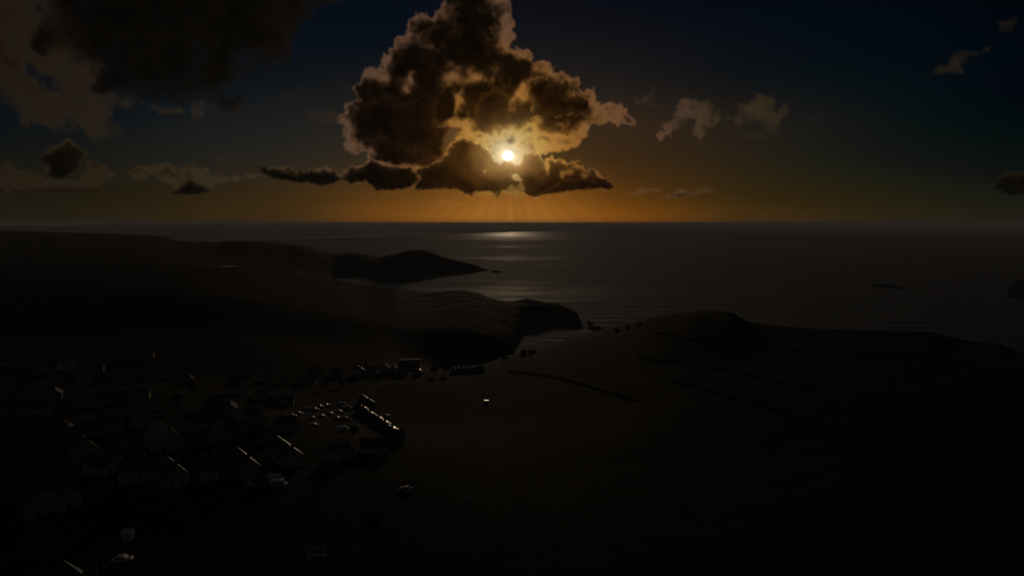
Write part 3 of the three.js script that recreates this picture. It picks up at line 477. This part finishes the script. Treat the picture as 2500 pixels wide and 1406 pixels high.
house(186, 1472, -53, 14, 8, 4, { glint: true, off: 9, skylights: [[3, 0.62, 2.4, 1]] }, 'house cut off by the lower edge with an orange roof corner');
house(102, 1346, -66, 9, 7, 3.5, { wall: M.stone }, 'low grey cottage in the dark lower left corner');
for (const [i, px, py] of [[0, 318, 1172], [1, 343, 1168], [2, 370, 1163]]) house(px, py, 70, 6.5, 7, 4.6, { kind: 'terraced_house', stacks: 1, wall: [M.white, M.cream, M.white][i] }, ['left end house of the short white terrace beside the bright skylight', 'middle house of the short white terrace beside the bright skylight', 'right end house of the short white terrace beside the bright skylight'][i], 'short white terrace');
for (const [i, px, py] of [[0, 512, 1166], [1, 540, 1163], [2, 566, 1159]]) house(px, py, 72, 6, 7, 4.4, { kind: 'terraced_house', wall: [M.white, M.stone, M.cream][i] }, ['white end house of the terrace left of the bright roof edge', 'grey middle house of the terrace left of the bright roof edge', 'cream end house of the terrace left of the bright roof edge'][i], 'terrace left of the bright roof edge');
house(268, 1040, -52, 11, 8, 4.2, { glint: true, off: 8, roof: M.slate, wall: M.stone }, 'grey house with a long faint roof left of the large pale roof');
for (const [i, px, py] of [[0, 222, 1058], [1, 246, 1056], [2, 276, 1054]]) house(px, py, 75, 6.5, 6.5, 4, { kind: 'terraced_house', wall: M.cream }, ['leftmost cottage of the low cream row above the dim roof edges', 'centre cottage of the low cream row above the dim roof edges', 'rightmost cottage of the low cream row above the dim roof edges'][i], 'low cream row');
house(92, 1064, -50, 13, 7, 4, { glint: true, off: 10, roof: M.slate, wall: M.stone }, 'long dark house with a broken roof line near the left edge');
house(497, 1046, 66, 9, 7, 3.6, { roof: M.slate, glint: false, wall: M.white }, 'little white bungalow between the two large gables');
house(645, 1078, 60, 8, 7, 3.4, { wall: M.cream }, 'cream bungalow left of the three skylight house');
house(830, 1120, -50, 9, 7, 4, {}, 'white gable standing right of the three skylight house');
house(915, 1104, 80, 12, 7, 3.6, { wall: M.cream }, 'long low cream bungalow at the right end of the village');
house(958, 1082, 62, 10, 7, 3.4, { wall: M.stone }, 'grey bungalow below the foot of the stepped terrace');
// the stepped terrace with its row of glints
for (const [i, px, py] of [[0, 884, 1013], [1, 900, 1026], [2, 921, 1039], [3, 936, 1050], [4, 953, 1066]]) house(px, py, -30, 7, 7, 4, { kind: 'terraced_house', glint: true, roof: M.slate, wall: M.stone, skylights: [[0, 0.6, 4.6, 1.1]], stacks: 1 }, ['topmost house of the stepped terrace with bright skylights', 'second house down the stepped terrace with bright skylights', 'third house down the stepped terrace with bright skylights', 'fourth house down the stepped terrace with bright skylights', 'lowest house of the stepped terrace with bright skylights'][i], 'stepped terrace');
house(893, 992, -31, 16, 8, 4.2, { glint: true, off: 3, wall: M.stone }, 'house with one long dull orange roof above the stepped terrace');
// middle rows
house(578, 962, -55, 13, 10, 6, { wall: M.white }, 'tall white house in the middle of the village');
house(642, 976, -40, 9, 7, 4, { wall: M.cream }, 'cream house right of the tall white house');
house(524, 1004, -40, 14, 9, 4.6, { glint: true, off: 7, skylights: [[-1, 0.6, 2.4, 1], [3, 0.66, 2, 1]], wall: M.stone }, 'stone house with two faint skylights below the tall white house');
house(652, 930, -35, 8, 6, 3.6, { glint: true, skylights: [[0, 0.6, 2, 1]] }, 'small house with a faint upright glint behind the tall white house');
house(657, 948, -35, 8, 6, 3.6, { glint: true, off: 3, wall: M.cream }, 'small house just in front of the faint upright glint');
house(696, 936, -35, 10, 6, 3.6, { glint: true, off: 4 }, 'small glinting roof midway between tall house and pale gables');
house(748, 936, 80, 14, 6, 3.2, { wall: M.cream }, 'long pale wall house left of the white harbour gables');
house(685, 986, 76, 16, 6, 3, { wall: M.white }, 'long low white building above the car park');
house(412, 924, 40, 12, 8, 3.6, { wall: M.cream }, 'pale roofed house standing alone left of centre');
for (const [i, px, py] of [[0, 224, 992], [1, 246, 988], [2, 268, 984], [3, 306, 980], [4, 328, 976], [5, 348, 972]]) house(px, py, 72, 7.5, 7, 4.2, { kind: 'terraced_house', wall: [M.cream, M.white, M.stone][i % 3] }, ['leftmost cream house of the long terrace', 'white house second from left in the long terrace', 'grey house third from left in the long terrace', 'cream house just right of the gap in the long terrace', 'white house second from right in the long terrace', 'grey house at the right end of the long terrace'][i], 'long terrace');
house(118, 1010, -64, 13, 9, 4.6, { stacks: 2 }, 'white house with a broad roof near the left edge');
house(134, 974, -30, 8, 7, 4, { wall: M.stone }, 'grey house behind the broad roofed white house');
house(12, 978, 20, 10, 8, 4.5, { wall: M.cream }, 'pale house cut by the left edge of the picture');
house(44, 948, -50, 11, 7, 3.8, { wall: M.stone }, 'dim stone house with a slanting roof at far left');
// far rows
house(166, 904, -50, 15, 11, 8, {}, 'tall pale gabled house, highest at the upper left');
house(204, 926, -50, 14, 10, 5, {}, 'white house with a low roof right of the tall pale gable');
house(104, 908, -50, 9, 7, 5, {}, 'narrow white gable left of the tall pale gable');
house(82, 914, -30, 8, 6, 4, { wall: M.stone }, 'small grey cottage left of the narrow white gable');
house(48, 886, 50, 11, 7, 3.6, { wall: M.cream }, 'cream bungalow behind the cottages at far left');
house(12, 892, 76, 12, 7, 3.4, {}, 'white bungalow touching the left edge behind the cottages');
house(144, 876, -44, 12, 7, 3.6, { glint: true, off: 2, roof: M.shiny }, 'house with the faint shining roof at the upper left');
house(352, 872, 70, 16, 7, 3.2, { wall: M.cream }, 'long low pale building at the back of the village');
house(238, 905, 72, 9, 7, 3.5, { wall: M.stone }, 'grey bungalow right of the low roofed white house');
// by the cove
house(876, 916, -28, 11, 9, 5.5, { glint: true, skylights: [[1, 0.6, 4, 1.4]], roof: M.shiny }, 'white harbour house with a bright yellow roof edge');
house(897, 897, -30, 8, 6, 3.2, { glint: true, skylights: [[0, 0.6, 2.6, 1.2]] }, 'small house with one white spark behind the yellow roof edge');
house(940, 910, -6, 10, 10, 5, { roof: M.tiles }, 'large white gable beside the cove, left of a pair');
house(961, 910, -6, 10, 8, 4.4, { roof: M.tiles }, 'smaller white gable beside the cove, right of a pair');
house(905, 912, 84, 12, 7, 3.4, {}, 'low white wing between harbour house and white gables');
house(984, 914, 84, 10, 7, 3.4, { wall: M.cream }, 'low cream building right of the white gable pair');
house(1021, 914, -10, 9, 8, 3.6, { glint: true, roof: M.tiles, skylights: [[1, 0.6, 1, 0.7]] }, 'low white gable with a white spark on its right slope');
house(1000, 900, 84, 22, 11, 9, { pitch: 6, wall: M.stone, stacks: 0, kind: 'hotel', category: 'hotel' }, 'big dim flat roofed building behind the cove houses');
for (let i = 0; i < 5; i++) house(1107 + i * 11.5, 909 - i * 0.6, -4, 8, 6.2, 3.6, { kind: 'beach_house', stacks: 0, roof: M.tiles, wall: M.cream }, ['leftmost of five little gabled houses by the cove', 'second from left of five little gabled houses by the cove', 'middle one of five little gabled houses by the cove', 'second from right of five little gabled houses by the cove', 'rightmost of five little gabled houses by the cove'][i], 'five gabled houses by the cove');
house(1172, 906, 60, 8, 6, 3, { wall: M.stone, stacks: 0 }, 'low grey shed roofed house nearest the cove water');
{ // the slender pale tower
  const p = onGround(923, 892), t = thing('tower', 'slender pale tower with a pointed cap behind the white gables', 'tower', p);
  mesh('shaft', new THREE.CylinderGeometry(0.8, 1.3, 6, 12).translate(0, 2, 0), M.white, t); mesh('cap', new THREE.ConeGeometry(0.95, 3, 12).translate(0, 6.5, 0), M.slate, t);
}
{ // shed alone on the slope, its metal roof catching the light
  const p = onGround(1187, 984), t = thing('shed', 'small shed with a bright metal roof alone right of the village', 'shed', p, -0.15);
  mesh('wall', box(2.8, 2.4, 1.8, 0, 0.7, 0), M.stone, t); const r = mesh('roof', box(3.1, 0.08, 2.1, 0, 0, 0), M.metal, t); r.position.y = 1.98; r.rotation.x = -0.07;
}
// more dark roofs between them
const fr = mulberry(12);
for (const [px, py, where] of [[120, 942, 'just above the grey house behind the broad roofed one'], [250, 940, 'above the middle of the long terrace'], [350, 930, 'above the right end of the long terrace'], [460, 938, 'right of the pale roofed house standing alone'], [610, 912, 'behind the tall white house'], [770, 914, 'behind the long pale wall house'], [820, 916, 'left of the white harbour house'], [160, 1068, 'below the leftmost cottage of the low cream row'], [320, 1042, 'just left of the large pale roof'], [480, 1082, 'just right of the large pale roof'], [620, 1032, 'between dormer house and car park'], [700, 1052, 'directly behind the three skylight house'], [250, 1152, 'above the short white terrace'], [140, 1182, 'above the narrow pale gable'], [560, 1012, 'below the stone house with two faint skylights']])
  house(px, py, -70 + fr() * 60, 9 + fr() * 5, 7 + fr(), 3.4 + fr(), { wall: fr() > 0.5 ? M.stone : M.cream, roof: M.tiles }, 'dim tiled house ' + where, 'dim tiled houses of the village');
// ------------------------------------------------------------------ cars, goals and small things
const carPaint = { white: std('white_car_paint', 0.62, 0.62, 0.62, 0.6, { clearcoat: 0.3, clearcoatRoughness: 0.35 }), silver: std('silver_car_paint', 0.4, 0.4, 0.42, 0.6, { clearcoat: 0.3, clearcoatRoughness: 0.35 }), dark: std('dark_car_paint', 0.05, 0.05, 0.06, 0.6, { clearcoat: 0.3, clearcoatRoughness: 0.35 }), red: std('red_car_paint', 0.3, 0.03, 0.02, 0.6, { clearcoat: 0.3, clearcoatRoughness: 0.35 }) };
const carGlass = std('car_glass', 0.02, 0.025, 0.03, 0.38), lampGlass = std('lamp_glass', 0.6, 0.6, 0.58, 0.2);
const wheelGeo = new THREE.CylinderGeometry(0.32, 0.32, 0.22, 18).rotateX(Math.PI / 2), rimGeo = new THREE.CylinderGeometry(0.19, 0.19, 0.235, 12).rotateX(Math.PI / 2);
function carShape(van) {
  const side = van ? [[-2.4, 0.35], [2.4, 0.35], [2.45, 0.8], [2.3, 1.05], [1.75, 1.2], [1.3, 2.05], [1.0, 2.15], [-2.35, 2.15], [-2.42, 1.2]] : [[-2.1, 0.32], [2.1, 0.32], [2.15, 0.62], [1.95, 0.82], [1.05, 0.93], [0.35, 1.42], [-0.95, 1.46], [-1.75, 1.0], [-2.12, 0.9]];
  const w = van ? 1.9 : 1.74, s = new THREE.Shape(side.map(([x, y]) => new THREE.Vector2(x, y)));
  return new THREE.ExtrudeGeometry(s, { depth: w - 0.24, bevelEnabled: true, bevelSize: 0.1, bevelThickness: 0.12, bevelSegments: 3 }).translate(0, 0, -(w - 0.24) / 2);
}
const bodies = { car: carShape(false), van: carShape(true) };
function strip(points, z) { const s = new THREE.Shape(points.map(([x, y]) => new THREE.Vector2(x, y))); return new THREE.ExtrudeGeometry(s, { depth: 0.03, bevelEnabled: false }).translate(0, 0, z); }
function car(px, py, turn, kind, paint, label, group) {
  const p = onGround(px, py); if (!p) return; p.y += 0.12;
  const t = thing(kind === 'van' ? 'parked_van' : 'parked_car', label, kind, p, turn * Math.PI / 180, group), w = kind === 'van' ? 1.9 : 1.74, e = w / 2 + 0.005;
  mesh('body', bodies[kind], carPaint[paint], t);
  for (const z of [e, -e - 0.03]) mesh('side_window', kind === 'van' ? strip([[0.4, 1.25], [1.45, 1.25], [1.15, 1.9], [0.4, 1.9]], z) : strip([[-1.4, 0.98], [0.85, 0.96], [0.3, 1.34], [-0.9, 1.37]], z), carGlass, t);
  const ws = mesh('windscreen', box(0.04, kind === 'van' ? 0.95 : 0.82, w - 0.3, 0, 0, 0), carGlass, t); kind === 'van' ? ws.position.set(1.62, 1.66, 0) : ws.position.set(0.8, 1.2, 0); ws.rotation.z = kind === 'van' ? 0.48 : 0.96;
  if (kind === 'car') { const rw = mesh('rear_window', box(0.04, 0.72, w - 0.34, 0, 0, 0), carGlass, t); rw.position.set(-1.44, 1.25, 0); rw.rotation.z = -1.03; }
  for (const x of kind === 'van' ? [-1.5, 1.55] : [-1.28, 1.3]) for (const z of [-w / 2 + 0.06, w / 2 - 0.06]) { const q = mesh('wheel', wheelGeo, M.tyre, t); q.position.set(x, 0.32, z); mesh('rim', rimGeo, carPaint.silver, q); }
  for (const z of [-0.6, 0.6]) { const l = mesh('headlight', box(0.08, 0.16, 0.32, 0, 0, 0), lampGlass, t); l.position.set(kind === 'van' ? 2.52 : 2.2, 0.72, z); }
}
const LOT = 'cars in the car park';
for (const [px, py, turn, paint, label] of [
  [712, 1018, 10, 'silver', 'silver car at the left end of the car park'], [728, 1012, 14, 'dark', 'dark car just right of the leftmost silver one'], [748, 1000, 170, 'white', 'white car at the upper left of the car park'], [768, 1002, 10, 'silver', 'silver car in the upper row of the car park'], [780, 995, 12, 'dark', 'dark car in the upper row of the car park'], [796, 992, 10, 'silver', 'silver car at the right end of the upper row'],
  [758, 1024, 190, 'silver', 'silver car in the middle of the car park'], [785, 1019, 8, 'white', 'white car in the middle row of the car park'], [806, 1013, 8, 'silver', 'silver car at the right end of the middle row'], [766, 1041, 6, 'white', 'white car alone at the bottom of the car park'],
  [808, 992, 60, 'white', 'white car turned aslant at the top of the car park'], [828, 1008, 20, 'silver', 'small silver car near the car park exit'], [842, 1025, 30, 'dark', 'dark car nearest the stepped terrace'], [822, 1024, 20, 'red', 'red car between the silver and dark ones'],
]) car(px, py, turn, 'car', paint, label, LOT);
car(836, 991, 12, 'van', 'white', 'white van at the upper right of the car park', 'vans in the village'); car(848, 1000, 14, 'van', 'silver', 'silver van behind the car park exit', 'vans in the village');
car(838, 1053, 10, 'van', 'white', 'white van parked below the car park', 'vans in the village');
car(943, 1018, 15, 'car', 'white', 'white car behind the stepped terrace', 'cars along the lanes'); car(976, 1060, 15, 'car', 'white', 'white car at the foot of the stepped terrace', 'cars along the lanes');
car(675, 1176, 8, 'van', 'white', 'upper of two white vans parked below the village', 'vans in the village'); car(679, 1189, 8, 'van', 'white', 'lower of two white vans parked below the village', 'vans in the village');
car(661, 1167, 10, 'car', 'silver', 'silver car just above the two white vans', 'cars along the lanes'); car(607, 1190, -20, 'car', 'silver', 'silver car left of the two white vans', 'cars along the lanes');
car(990, 1199, 160, 'car', 'white', 'white car alone on the dark grass right of the village', 'cars along the lanes'); car(298, 1372, 14, 'car', 'white', 'nearest white car near the bottom left corner', 'cars along the lanes');
car(318, 1090, 10, 'car', 'silver', 'silver car left of the large pale roof', 'cars along the lanes'); car(223, 1032, 60, 'car', 'white', 'white car among the cottages at far left', 'cars along the lanes');
{ // garden shed
  const p = onGround(312, 1316), t = thing('shed', 'small white garden shed above the nearest car', 'shed', p, 0.2);
  mesh('wall', prism([[-1.2, -0.8], [1.2, -0.8], [1.2, 1.9], [0, 2.5], [-1.2, 1.9]], 2.2), M.white, t); mesh('roof', prism([[-1.4, 1.84], [0, 2.54], [1.4, 1.84], [1.4, 1.94], [0, 2.64], [-1.4, 1.94]], 2.5), M.frame, t); const d = mesh('door', box(0.06, 1.7, 0.8, -1.12, 0.9, 0), M.door, t);
}
function goal(px, py, turn, w, h, label) {
  const p = onGround(px, py), t = thing('goal', label, 'goal', p, turn), r = 0.07;
  for (const x of [-w / 2, w / 2]) mesh('post', new THREE.CylinderGeometry(r, r, h, 10).translate(x, h / 2, 0), M.frame, t);
  mesh('crossbar', new THREE.CylinderGeometry(r, r, w, 10).rotateZ(Math.PI / 2).translate(0, h, 0), M.frame, t);
  mesh('ground_bar', mergeGeometries([new THREE.CylinderGeometry(r, r, w, 10).rotateZ(Math.PI / 2).translate(0, 0.08, -1.2), new THREE.CylinderGeometry(r * 0.8, r * 0.8, 1.2, 8).rotateX(Math.PI / 2).translate(-w / 2, 0.08, -0.6), new THREE.CylinderGeometry(r * 0.8, r * 0.8, 1.2, 8).rotateX(Math.PI / 2).translate(w / 2, 0.08, -0.6)]), M.frame, t);
  for (const x of [-w / 2, w / 2]) mesh('stay', new THREE.CylinderGeometry(r * 0.7, r * 0.7, Math.hypot(h, 1.2), 8).rotateX(-Math.atan2(1.2, h)).translate(x, h / 2, -0.6), M.frame, t);
}
goal(772, 1362, 0.13, 3.7, 2.3, 'white goal frame on the dark field at the bottom'); goal(1140, 1222, 1.1, 3.4, 1.9, 'white goal frame seen aslant, right of the white car');
{ const p = onGround(235, 1408), t = tag(mesh('post', mergeGeometries([new THREE.CylinderGeometry(0.06, 0.08, 3.2, 10).translate(0, 1.4, 0).toNonIndexed(), new THREE.SphereGeometry(0.09, 10, 6).translate(0, 3.0, 0).toNonIndexed()]), M.frame), 'thin pale post at the lower left edge', 'post'); t.position.copy(p); }
// pond on the plateau
{
  const p = onGround(556, 654), P = [0, 0, 0], I = [], n = 48, rx = 17, rz = 34;
  for (let i = 0; i < n; i++) { const a = i / n * 6.2832, k = 1 + 0.18 * Math.sin(a * 3 + 1) + 0.1 * Math.sin(a * 5); P.push(Math.cos(a) * rx * k, 0, Math.sin(a) * rz * k); I.push(0, 1 + (i + 1) % n, 1 + i); }
  const g = new THREE.BufferGeometry(); g.setAttribute('position', new THREE.Float32BufferAttribute(P, 3)); g.setIndex(I); g.computeVertexNormals();
  let top = p.y; for (let i = 0; i < n; i++) top = Math.max(top, ground(p.x + P[3 + i * 3], -p.z - P[5 + i * 3]));
  const o = tag(mesh('pond', g, std('pond_water', 0.02, 0.025, 0.03, 0.06, { ior: 1.33, side: THREE.DoubleSide })), 'small pond shining as a thin pale line on the plateau', 'pond', null, 'structure'); o.position.set(p.x, top + 0.05, p.z);
  const ring = [], RI = []; for (let i = 0; i <= n; i++) { const j = 1 + i % n, a = 1.0, b = 1.22; ring.push(P[j * 3] * a, 0.02, P[j * 3 + 2] * a, P[j * 3] * b, -9, P[j * 3 + 2] * b); if (i < n) RI.push(i * 2, i * 2 + 1, i * 2 + 3, i * 2, i * 2 + 3, i * 2 + 2); }
  const rg = new THREE.BufferGeometry(); rg.setAttribute('position', new THREE.Float32BufferAttribute(ring, 3)); rg.setIndex(RI); rg.computeVertexNormals();
  const bank = tag(mesh('bank', rg, std('pond_bank', 0.05, 0.045, 0.03, 0.95, { side: THREE.DoubleSide, specularIntensity: 0.05 })), 'low earth bank round the pond on the plateau', 'bank', null, 'structure'); bank.position.copy(o.position);
}
// ------------------------------------------------------------------ rocks in the sea
function rock(name, at0, sx, sy, sz, seed, label) {
  const g = new THREE.IcosahedronGeometry(1, 5), q = g.attributes.position, v = new THREE.Vector3();
  for (let i = 0; i < q.count; i++) { v.fromBufferAttribute(q, i); const k = 1 + 0.5 * fbm(v.x * 1.3 + seed, v.z * 1.3 + v.y * 0.9 - seed, 4) + 0.12 * billow(v.x * 4 + seed, v.z * 4 + v.y * 3, 3); q.setXYZ(i, v.x * k * sx, v.y * k * sy, v.z * k * sz); }
  g.computeVertexNormals(); const o = tag(mesh(name, g, M.rock), label, 'rock'); o.position.set(at0.x, at0.y, at0.z); return o;
}
const onSea = (px, py) => { const v = dirOf(px, py), f = forwardAt(px, py, 0); return new THREE.Vector3(v.x * f / -v.z, 0, -f); };
rock('rock', onSea(2160, 700), 27, 7.5, 20, 3, 'low dark rock lying alone in the sea at the right');
rock('rock', onSea(2185, 700), 13, 3.6, 10, 31, 'flat reef at the right end of the lone sea rock');
rock('sea_stack', onSea(2535, 726), 66, 38, 40, 8, 'steep dark rock entering the picture at the right edge');
rock('rock', onSea(1440, 790), 5, 3.4, 5, 12, 'small rock in the surf off the blunt headland');
rock('rock', onSea(1452, 801), 12, 3.2, 8, 15, 'flat dark reef at the very tip of the blunt headland');
rock('rock', onSea(1212, 664), 18, 4, 14, 22, 'low reef off the point of the outermost headland');
// ------------------------------------------------------------------ car park and lane, laid over the land
function sheet(name, pts, width, material, label, category) {
  const w = pts.map(([x, y]) => onGround(x, y)), P = [], I = [], c = new THREE.CatmullRomCurve3(w), n = 60, k = 5;
  for (let i = 0; i <= n; i++) { const q = c.getPoint(i / n), t = c.getTangent(i / n), sx = -t.z, sz = t.x, l = Math.hypot(sx, sz); for (let j = 0; j <= k; j++) { const e = (j / k - 0.5) * width, x = q.x + sx / l * e, z = q.z + sz / l * e; P.push(x, ground(x, -z) + 0.1, z); } }
  for (let i = 0; i < n; i++) for (let j = 0; j < k; j++) { const a = i * (k + 1) + j, b = a + k + 1; I.push(a, b, b + 1, a, b + 1, a + 1); }
  const g = new THREE.BufferGeometry(); g.setAttribute('position', new THREE.Float32BufferAttribute(P, 3)); g.setIndex(I); g.computeVertexNormals();
  material.side = THREE.DoubleSide; return tag(mesh(name, g, material), label, category, null, 'structure');
}
sheet('pavement', [[690, 1020], [750, 1012], [810, 1005], [862, 1000]], 34, M.asphalt, 'dark car park among the village houses', 'car park');
sheet('road', [[560, 1200], [650, 1182], [720, 1170], [800, 1130], [870, 1080], [868, 1030], [862, 985], [930, 940], [1040, 925], [1160, 912]], 6, M.asphalt, 'dark lane winding through the village to the cove', 'road');
// ------------------------------------------------------------------ bushes, trees and hedges
function leaves(n, spread, size, r) {                      // many small leaf clusters through a lumpy volume
  const P = [], v = new THREE.Vector3(), a = new THREE.Vector3(), b = new THREE.Vector3();
  const lumps = Array.from({ length: 7 }, () => [spread(r), 0.35 + 0.35 * r()]);
  for (let i = 0; i < n; i++) {
    const [c, s] = lumps[Math.floor(r() * lumps.length)];
    v.set(r() - 0.5, r() - 0.5, r() - 0.5).normalize().multiplyScalar(s * Math.cbrt(0.25 + 0.75 * r())).add(c);
    a.set(r() - 0.5, r() - 0.5, r() - 0.5).normalize().multiplyScalar(size * (0.6 + 0.8 * r())); b.set(r() - 0.5, r() - 0.5, r() - 0.5).cross(a).normalize().multiplyScalar(size * 0.7);
    P.push(v.x + a.x, v.y + a.y, v.z + a.z, v.x - a.x + b.x, v.y - a.y + b.y, v.z - a.z + b.z, v.x - a.x - b.x, v.y - a.y - b.y, v.z - a.z - b.z);
  }
  const g = new THREE.BufferGeometry(); g.setAttribute('position', new THREE.Float32BufferAttribute(P, 3)); g.computeVertexNormals(); return g;
}
const gr = mulberry(91);
const crowns = Array.from({ length: 4 }, () => leaves(1500, (r) => new THREE.Vector3((r() - 0.5) * 1.1, (r() - 0.4) * 0.9, (r() - 0.5) * 1.1), 0.1, gr));
const scrub = Array.from({ length: 4 }, () => leaves(900, (r) => new THREE.Vector3((r() - 0.5) * 1.5, r() * 0.5, (r() - 0.5) * 1.5), 0.1, gr));
function bush(px, py, w, h, i, label, group) {
  const p = onGround(px, py); if (!p) return;
  const t = thing('bush', label, 'bush', p, i * 1.3, group), f = mesh('foliage', scrub[i % 4], M.leaf, t); f.scale.set(w * 0.55, h / 1.25 * (0.7 + 0.5 * gr()), w * 0.55); f.position.y = h * 0.05;
  mesh('stem', new THREE.CylinderGeometry(0.06, 0.1, h * 0.6, 6).translate(0, h * 0.2, 0), M.bark, t);
}
const EDGE = 'bushes along the cove side of the hill';
[[1234, 872, 7, 2.4, 'low bush nearest the cove at the foot of the hill'], [1281, 861, 7, 6, 'tallest bush on the hill edge above the cove'], [1298, 859, 9, 4.4, 'wide bush just right of the tallest one'], [1505, 804, 5, 2.4, 'ragged bush halfway up the hill edge'], [1534, 796, 6, 2.6, 'second highest bush on the hill edge'], [1562, 789, 5, 2.2, 'highest bush on the hill edge']].forEach(([px, py, w, h, l], i) => bush(px, py + 4, w, h, i, l, EDGE));
bush(913, 1270, 3.2, 2.2, 2, 'small pale shrub alone on the dark field'); bush(108, 1322, 4, 3, 1, 'bush beside the low grey cottage at lower left');
function branch(a, b, r0, r1) { const d = b.clone().sub(a), g = new THREE.CylinderGeometry(r1, r0, d.length(), 7).translate(0, d.length() / 2, 0); g.applyQuaternion(new THREE.Quaternion().setFromUnitVectors(new THREE.Vector3(0, 1, 0), d.normalize())).translate(a.x, a.y, a.z); return g; }
const V = (x, y, z) => new THREE.Vector3(x, y, z);
const trunks = [0, 1].map((k) => mergeGeometries([branch(V(0, -1, 0), V(0.05, 2.6, 0.05), 0.28, 0.2), branch(V(0.05, 2.5, 0.05), V(1.2 - k, 4.6, 0.6), 0.15, 0.05), branch(V(0.05, 2.4, 0.05), V(-1.0, 4.4, 0.3 + k), 0.15, 0.05), branch(V(0.05, 2.6, 0.05), V(0.2, 5.4, -0.6), 0.16, 0.05)]));
const spots = [[30, 1012, 'tree by the house cut off at the left edge'], [152, 1032, 'tree below the broad roofed white house'], [240, 1092, 'tree right of the house with two faint roof edges'], [330, 1112, 'tree in front of the silver car on the left'], [300, 1002, 'tree below the gap in the long terrace'], [432, 992, 'tree between long terrace and stone house'], [470, 962, 'tree left of the tall white house'], [456, 1122, 'tree at the right foot of the large pale roof'], [612, 992, 'tree right of the tall white house'], [620, 1102, 'tree beside the dormer house'], [722, 962, 'tree above the left end of the car park'], [792, 950, 'tree above the middle of the car park'], [832, 946, 'tree above the right end of the car park'], [862, 1072, 'tree below the stepped terrace'], [1060, 917, 'tree left of the five little gabled houses'], [1086, 914, 'tree touching the five little gabled houses'], [60, 1152, 'tree in the dark above the twin chimney house'], [30, 1292, 'tree in the darkness above the lower left corner']];
let first = null;
spots.forEach(([px, py, label], i) => {
  const p = onGround(px, py); if (!p) return;
  let t;
  if (i < 4) { t = thing('tree', 'dark ' + label, 'tree', p, i * 2.1, 'dark trees among the village houses'); mesh('trunk', trunks[i % 2], M.bark, t); const c = mesh('crown', crowns[i], M.leaf, t); c.scale.set(2.6, 2.5, 2.6); c.position.y = 4.6; (first ??= []).push(t); }
  else { t = first[i % 4].clone(); t.name = numbered('tree'); t.userData.label = 'dark ' + label; t.position.copy(p); t.rotation.y = i * 1.7; scene.add(t); }
  const k = 0.75 + 0.6 * gr(); t.scale.set(k, k, k);
});
function hedge(points, w, h, label) {                      // points on the photograph, the hedge follows the land between them
  const c = new THREE.CatmullRomCurve3(points.map(([x, y]) => onGround(x, y)).filter(Boolean)), len = c.getLength(), geos = [];
  const o = c.getPoint(0.5), n = Math.round(len / (w * 0.55));
  const P = [];
  for (let i = 0; i <= n; i++) { const q = c.getPoint(i / n), g = scrub[i % 4].attributes.position, k = 0.75 + 0.5 * gr(), a = gr() * 6.28, y = ground(q.x, -q.z), co = Math.cos(a), si = Math.sin(a); for (let j = 0; j < g.count; j += 6) for (let e = j; e < j + 3; e++) { const x = g.getX(e) * w / 2, z = g.getZ(e) * w / 2; P.push(q.x - o.x + (x * co - z * si) * k, y - o.y + (g.getY(e) + 0.25) * h * k / 1.1, q.z - o.z + (x * si + z * co) * k); } }
  const g = new THREE.BufferGeometry(); g.setAttribute('position', new THREE.Float32BufferAttribute(P, 3)); g.computeVertexNormals();
  const t = thing('hedge', label, 'hedge', o, 0, 'field hedges on the hill'); mesh('foliage', g, M.leaf, t);
}
hedge([[1600, 812], [1690, 828], [1780, 840], [1860, 852], [1920, 862]], 1.6, 0.6, 'topmost hedge line crossing the hill below its summit');
hedge([[1560, 872], [1590, 877], [1680, 889], [1780, 905], [1880, 926], [1980, 950]], 1.6, 0.6, 'long middle hedge line slanting down the hill');
hedge([[1640, 932], [1700, 946], [1790, 970], [1900, 1004], [2010, 1042]], 1.6, 0.6, 'lowest hedge line slanting across the near slope');
hedge([[1920, 856], [2060, 860], [2180, 866], [2300, 880], [2400, 902], [2520, 930]], 1.6, 0.6, 'hedge line along the brow at the right');
hedge([[1240, 905], [1330, 918], [1440, 944], [1560, 980]], 1.6, 0.6, 'hedge line falling from the hill toward the village');
{ const p = at(275, 549, 10400), t = thing('tree_clump', 'tiny dark clump standing up on the far left horizon', 'trees', { x: p.x, y: p.y - 6, z: p.z }); for (let i = 0; i < 3; i++) { const c = mesh('crown', crowns[i], M.leaf, t); c.scale.set(14, 20, 14); c.position.set((i - 1) * 18, 14, 0); } mesh('trunk', new THREE.CylinderGeometry(3, 4, 20, 8), M.bark, t); }
renderer.render(scene, camera);
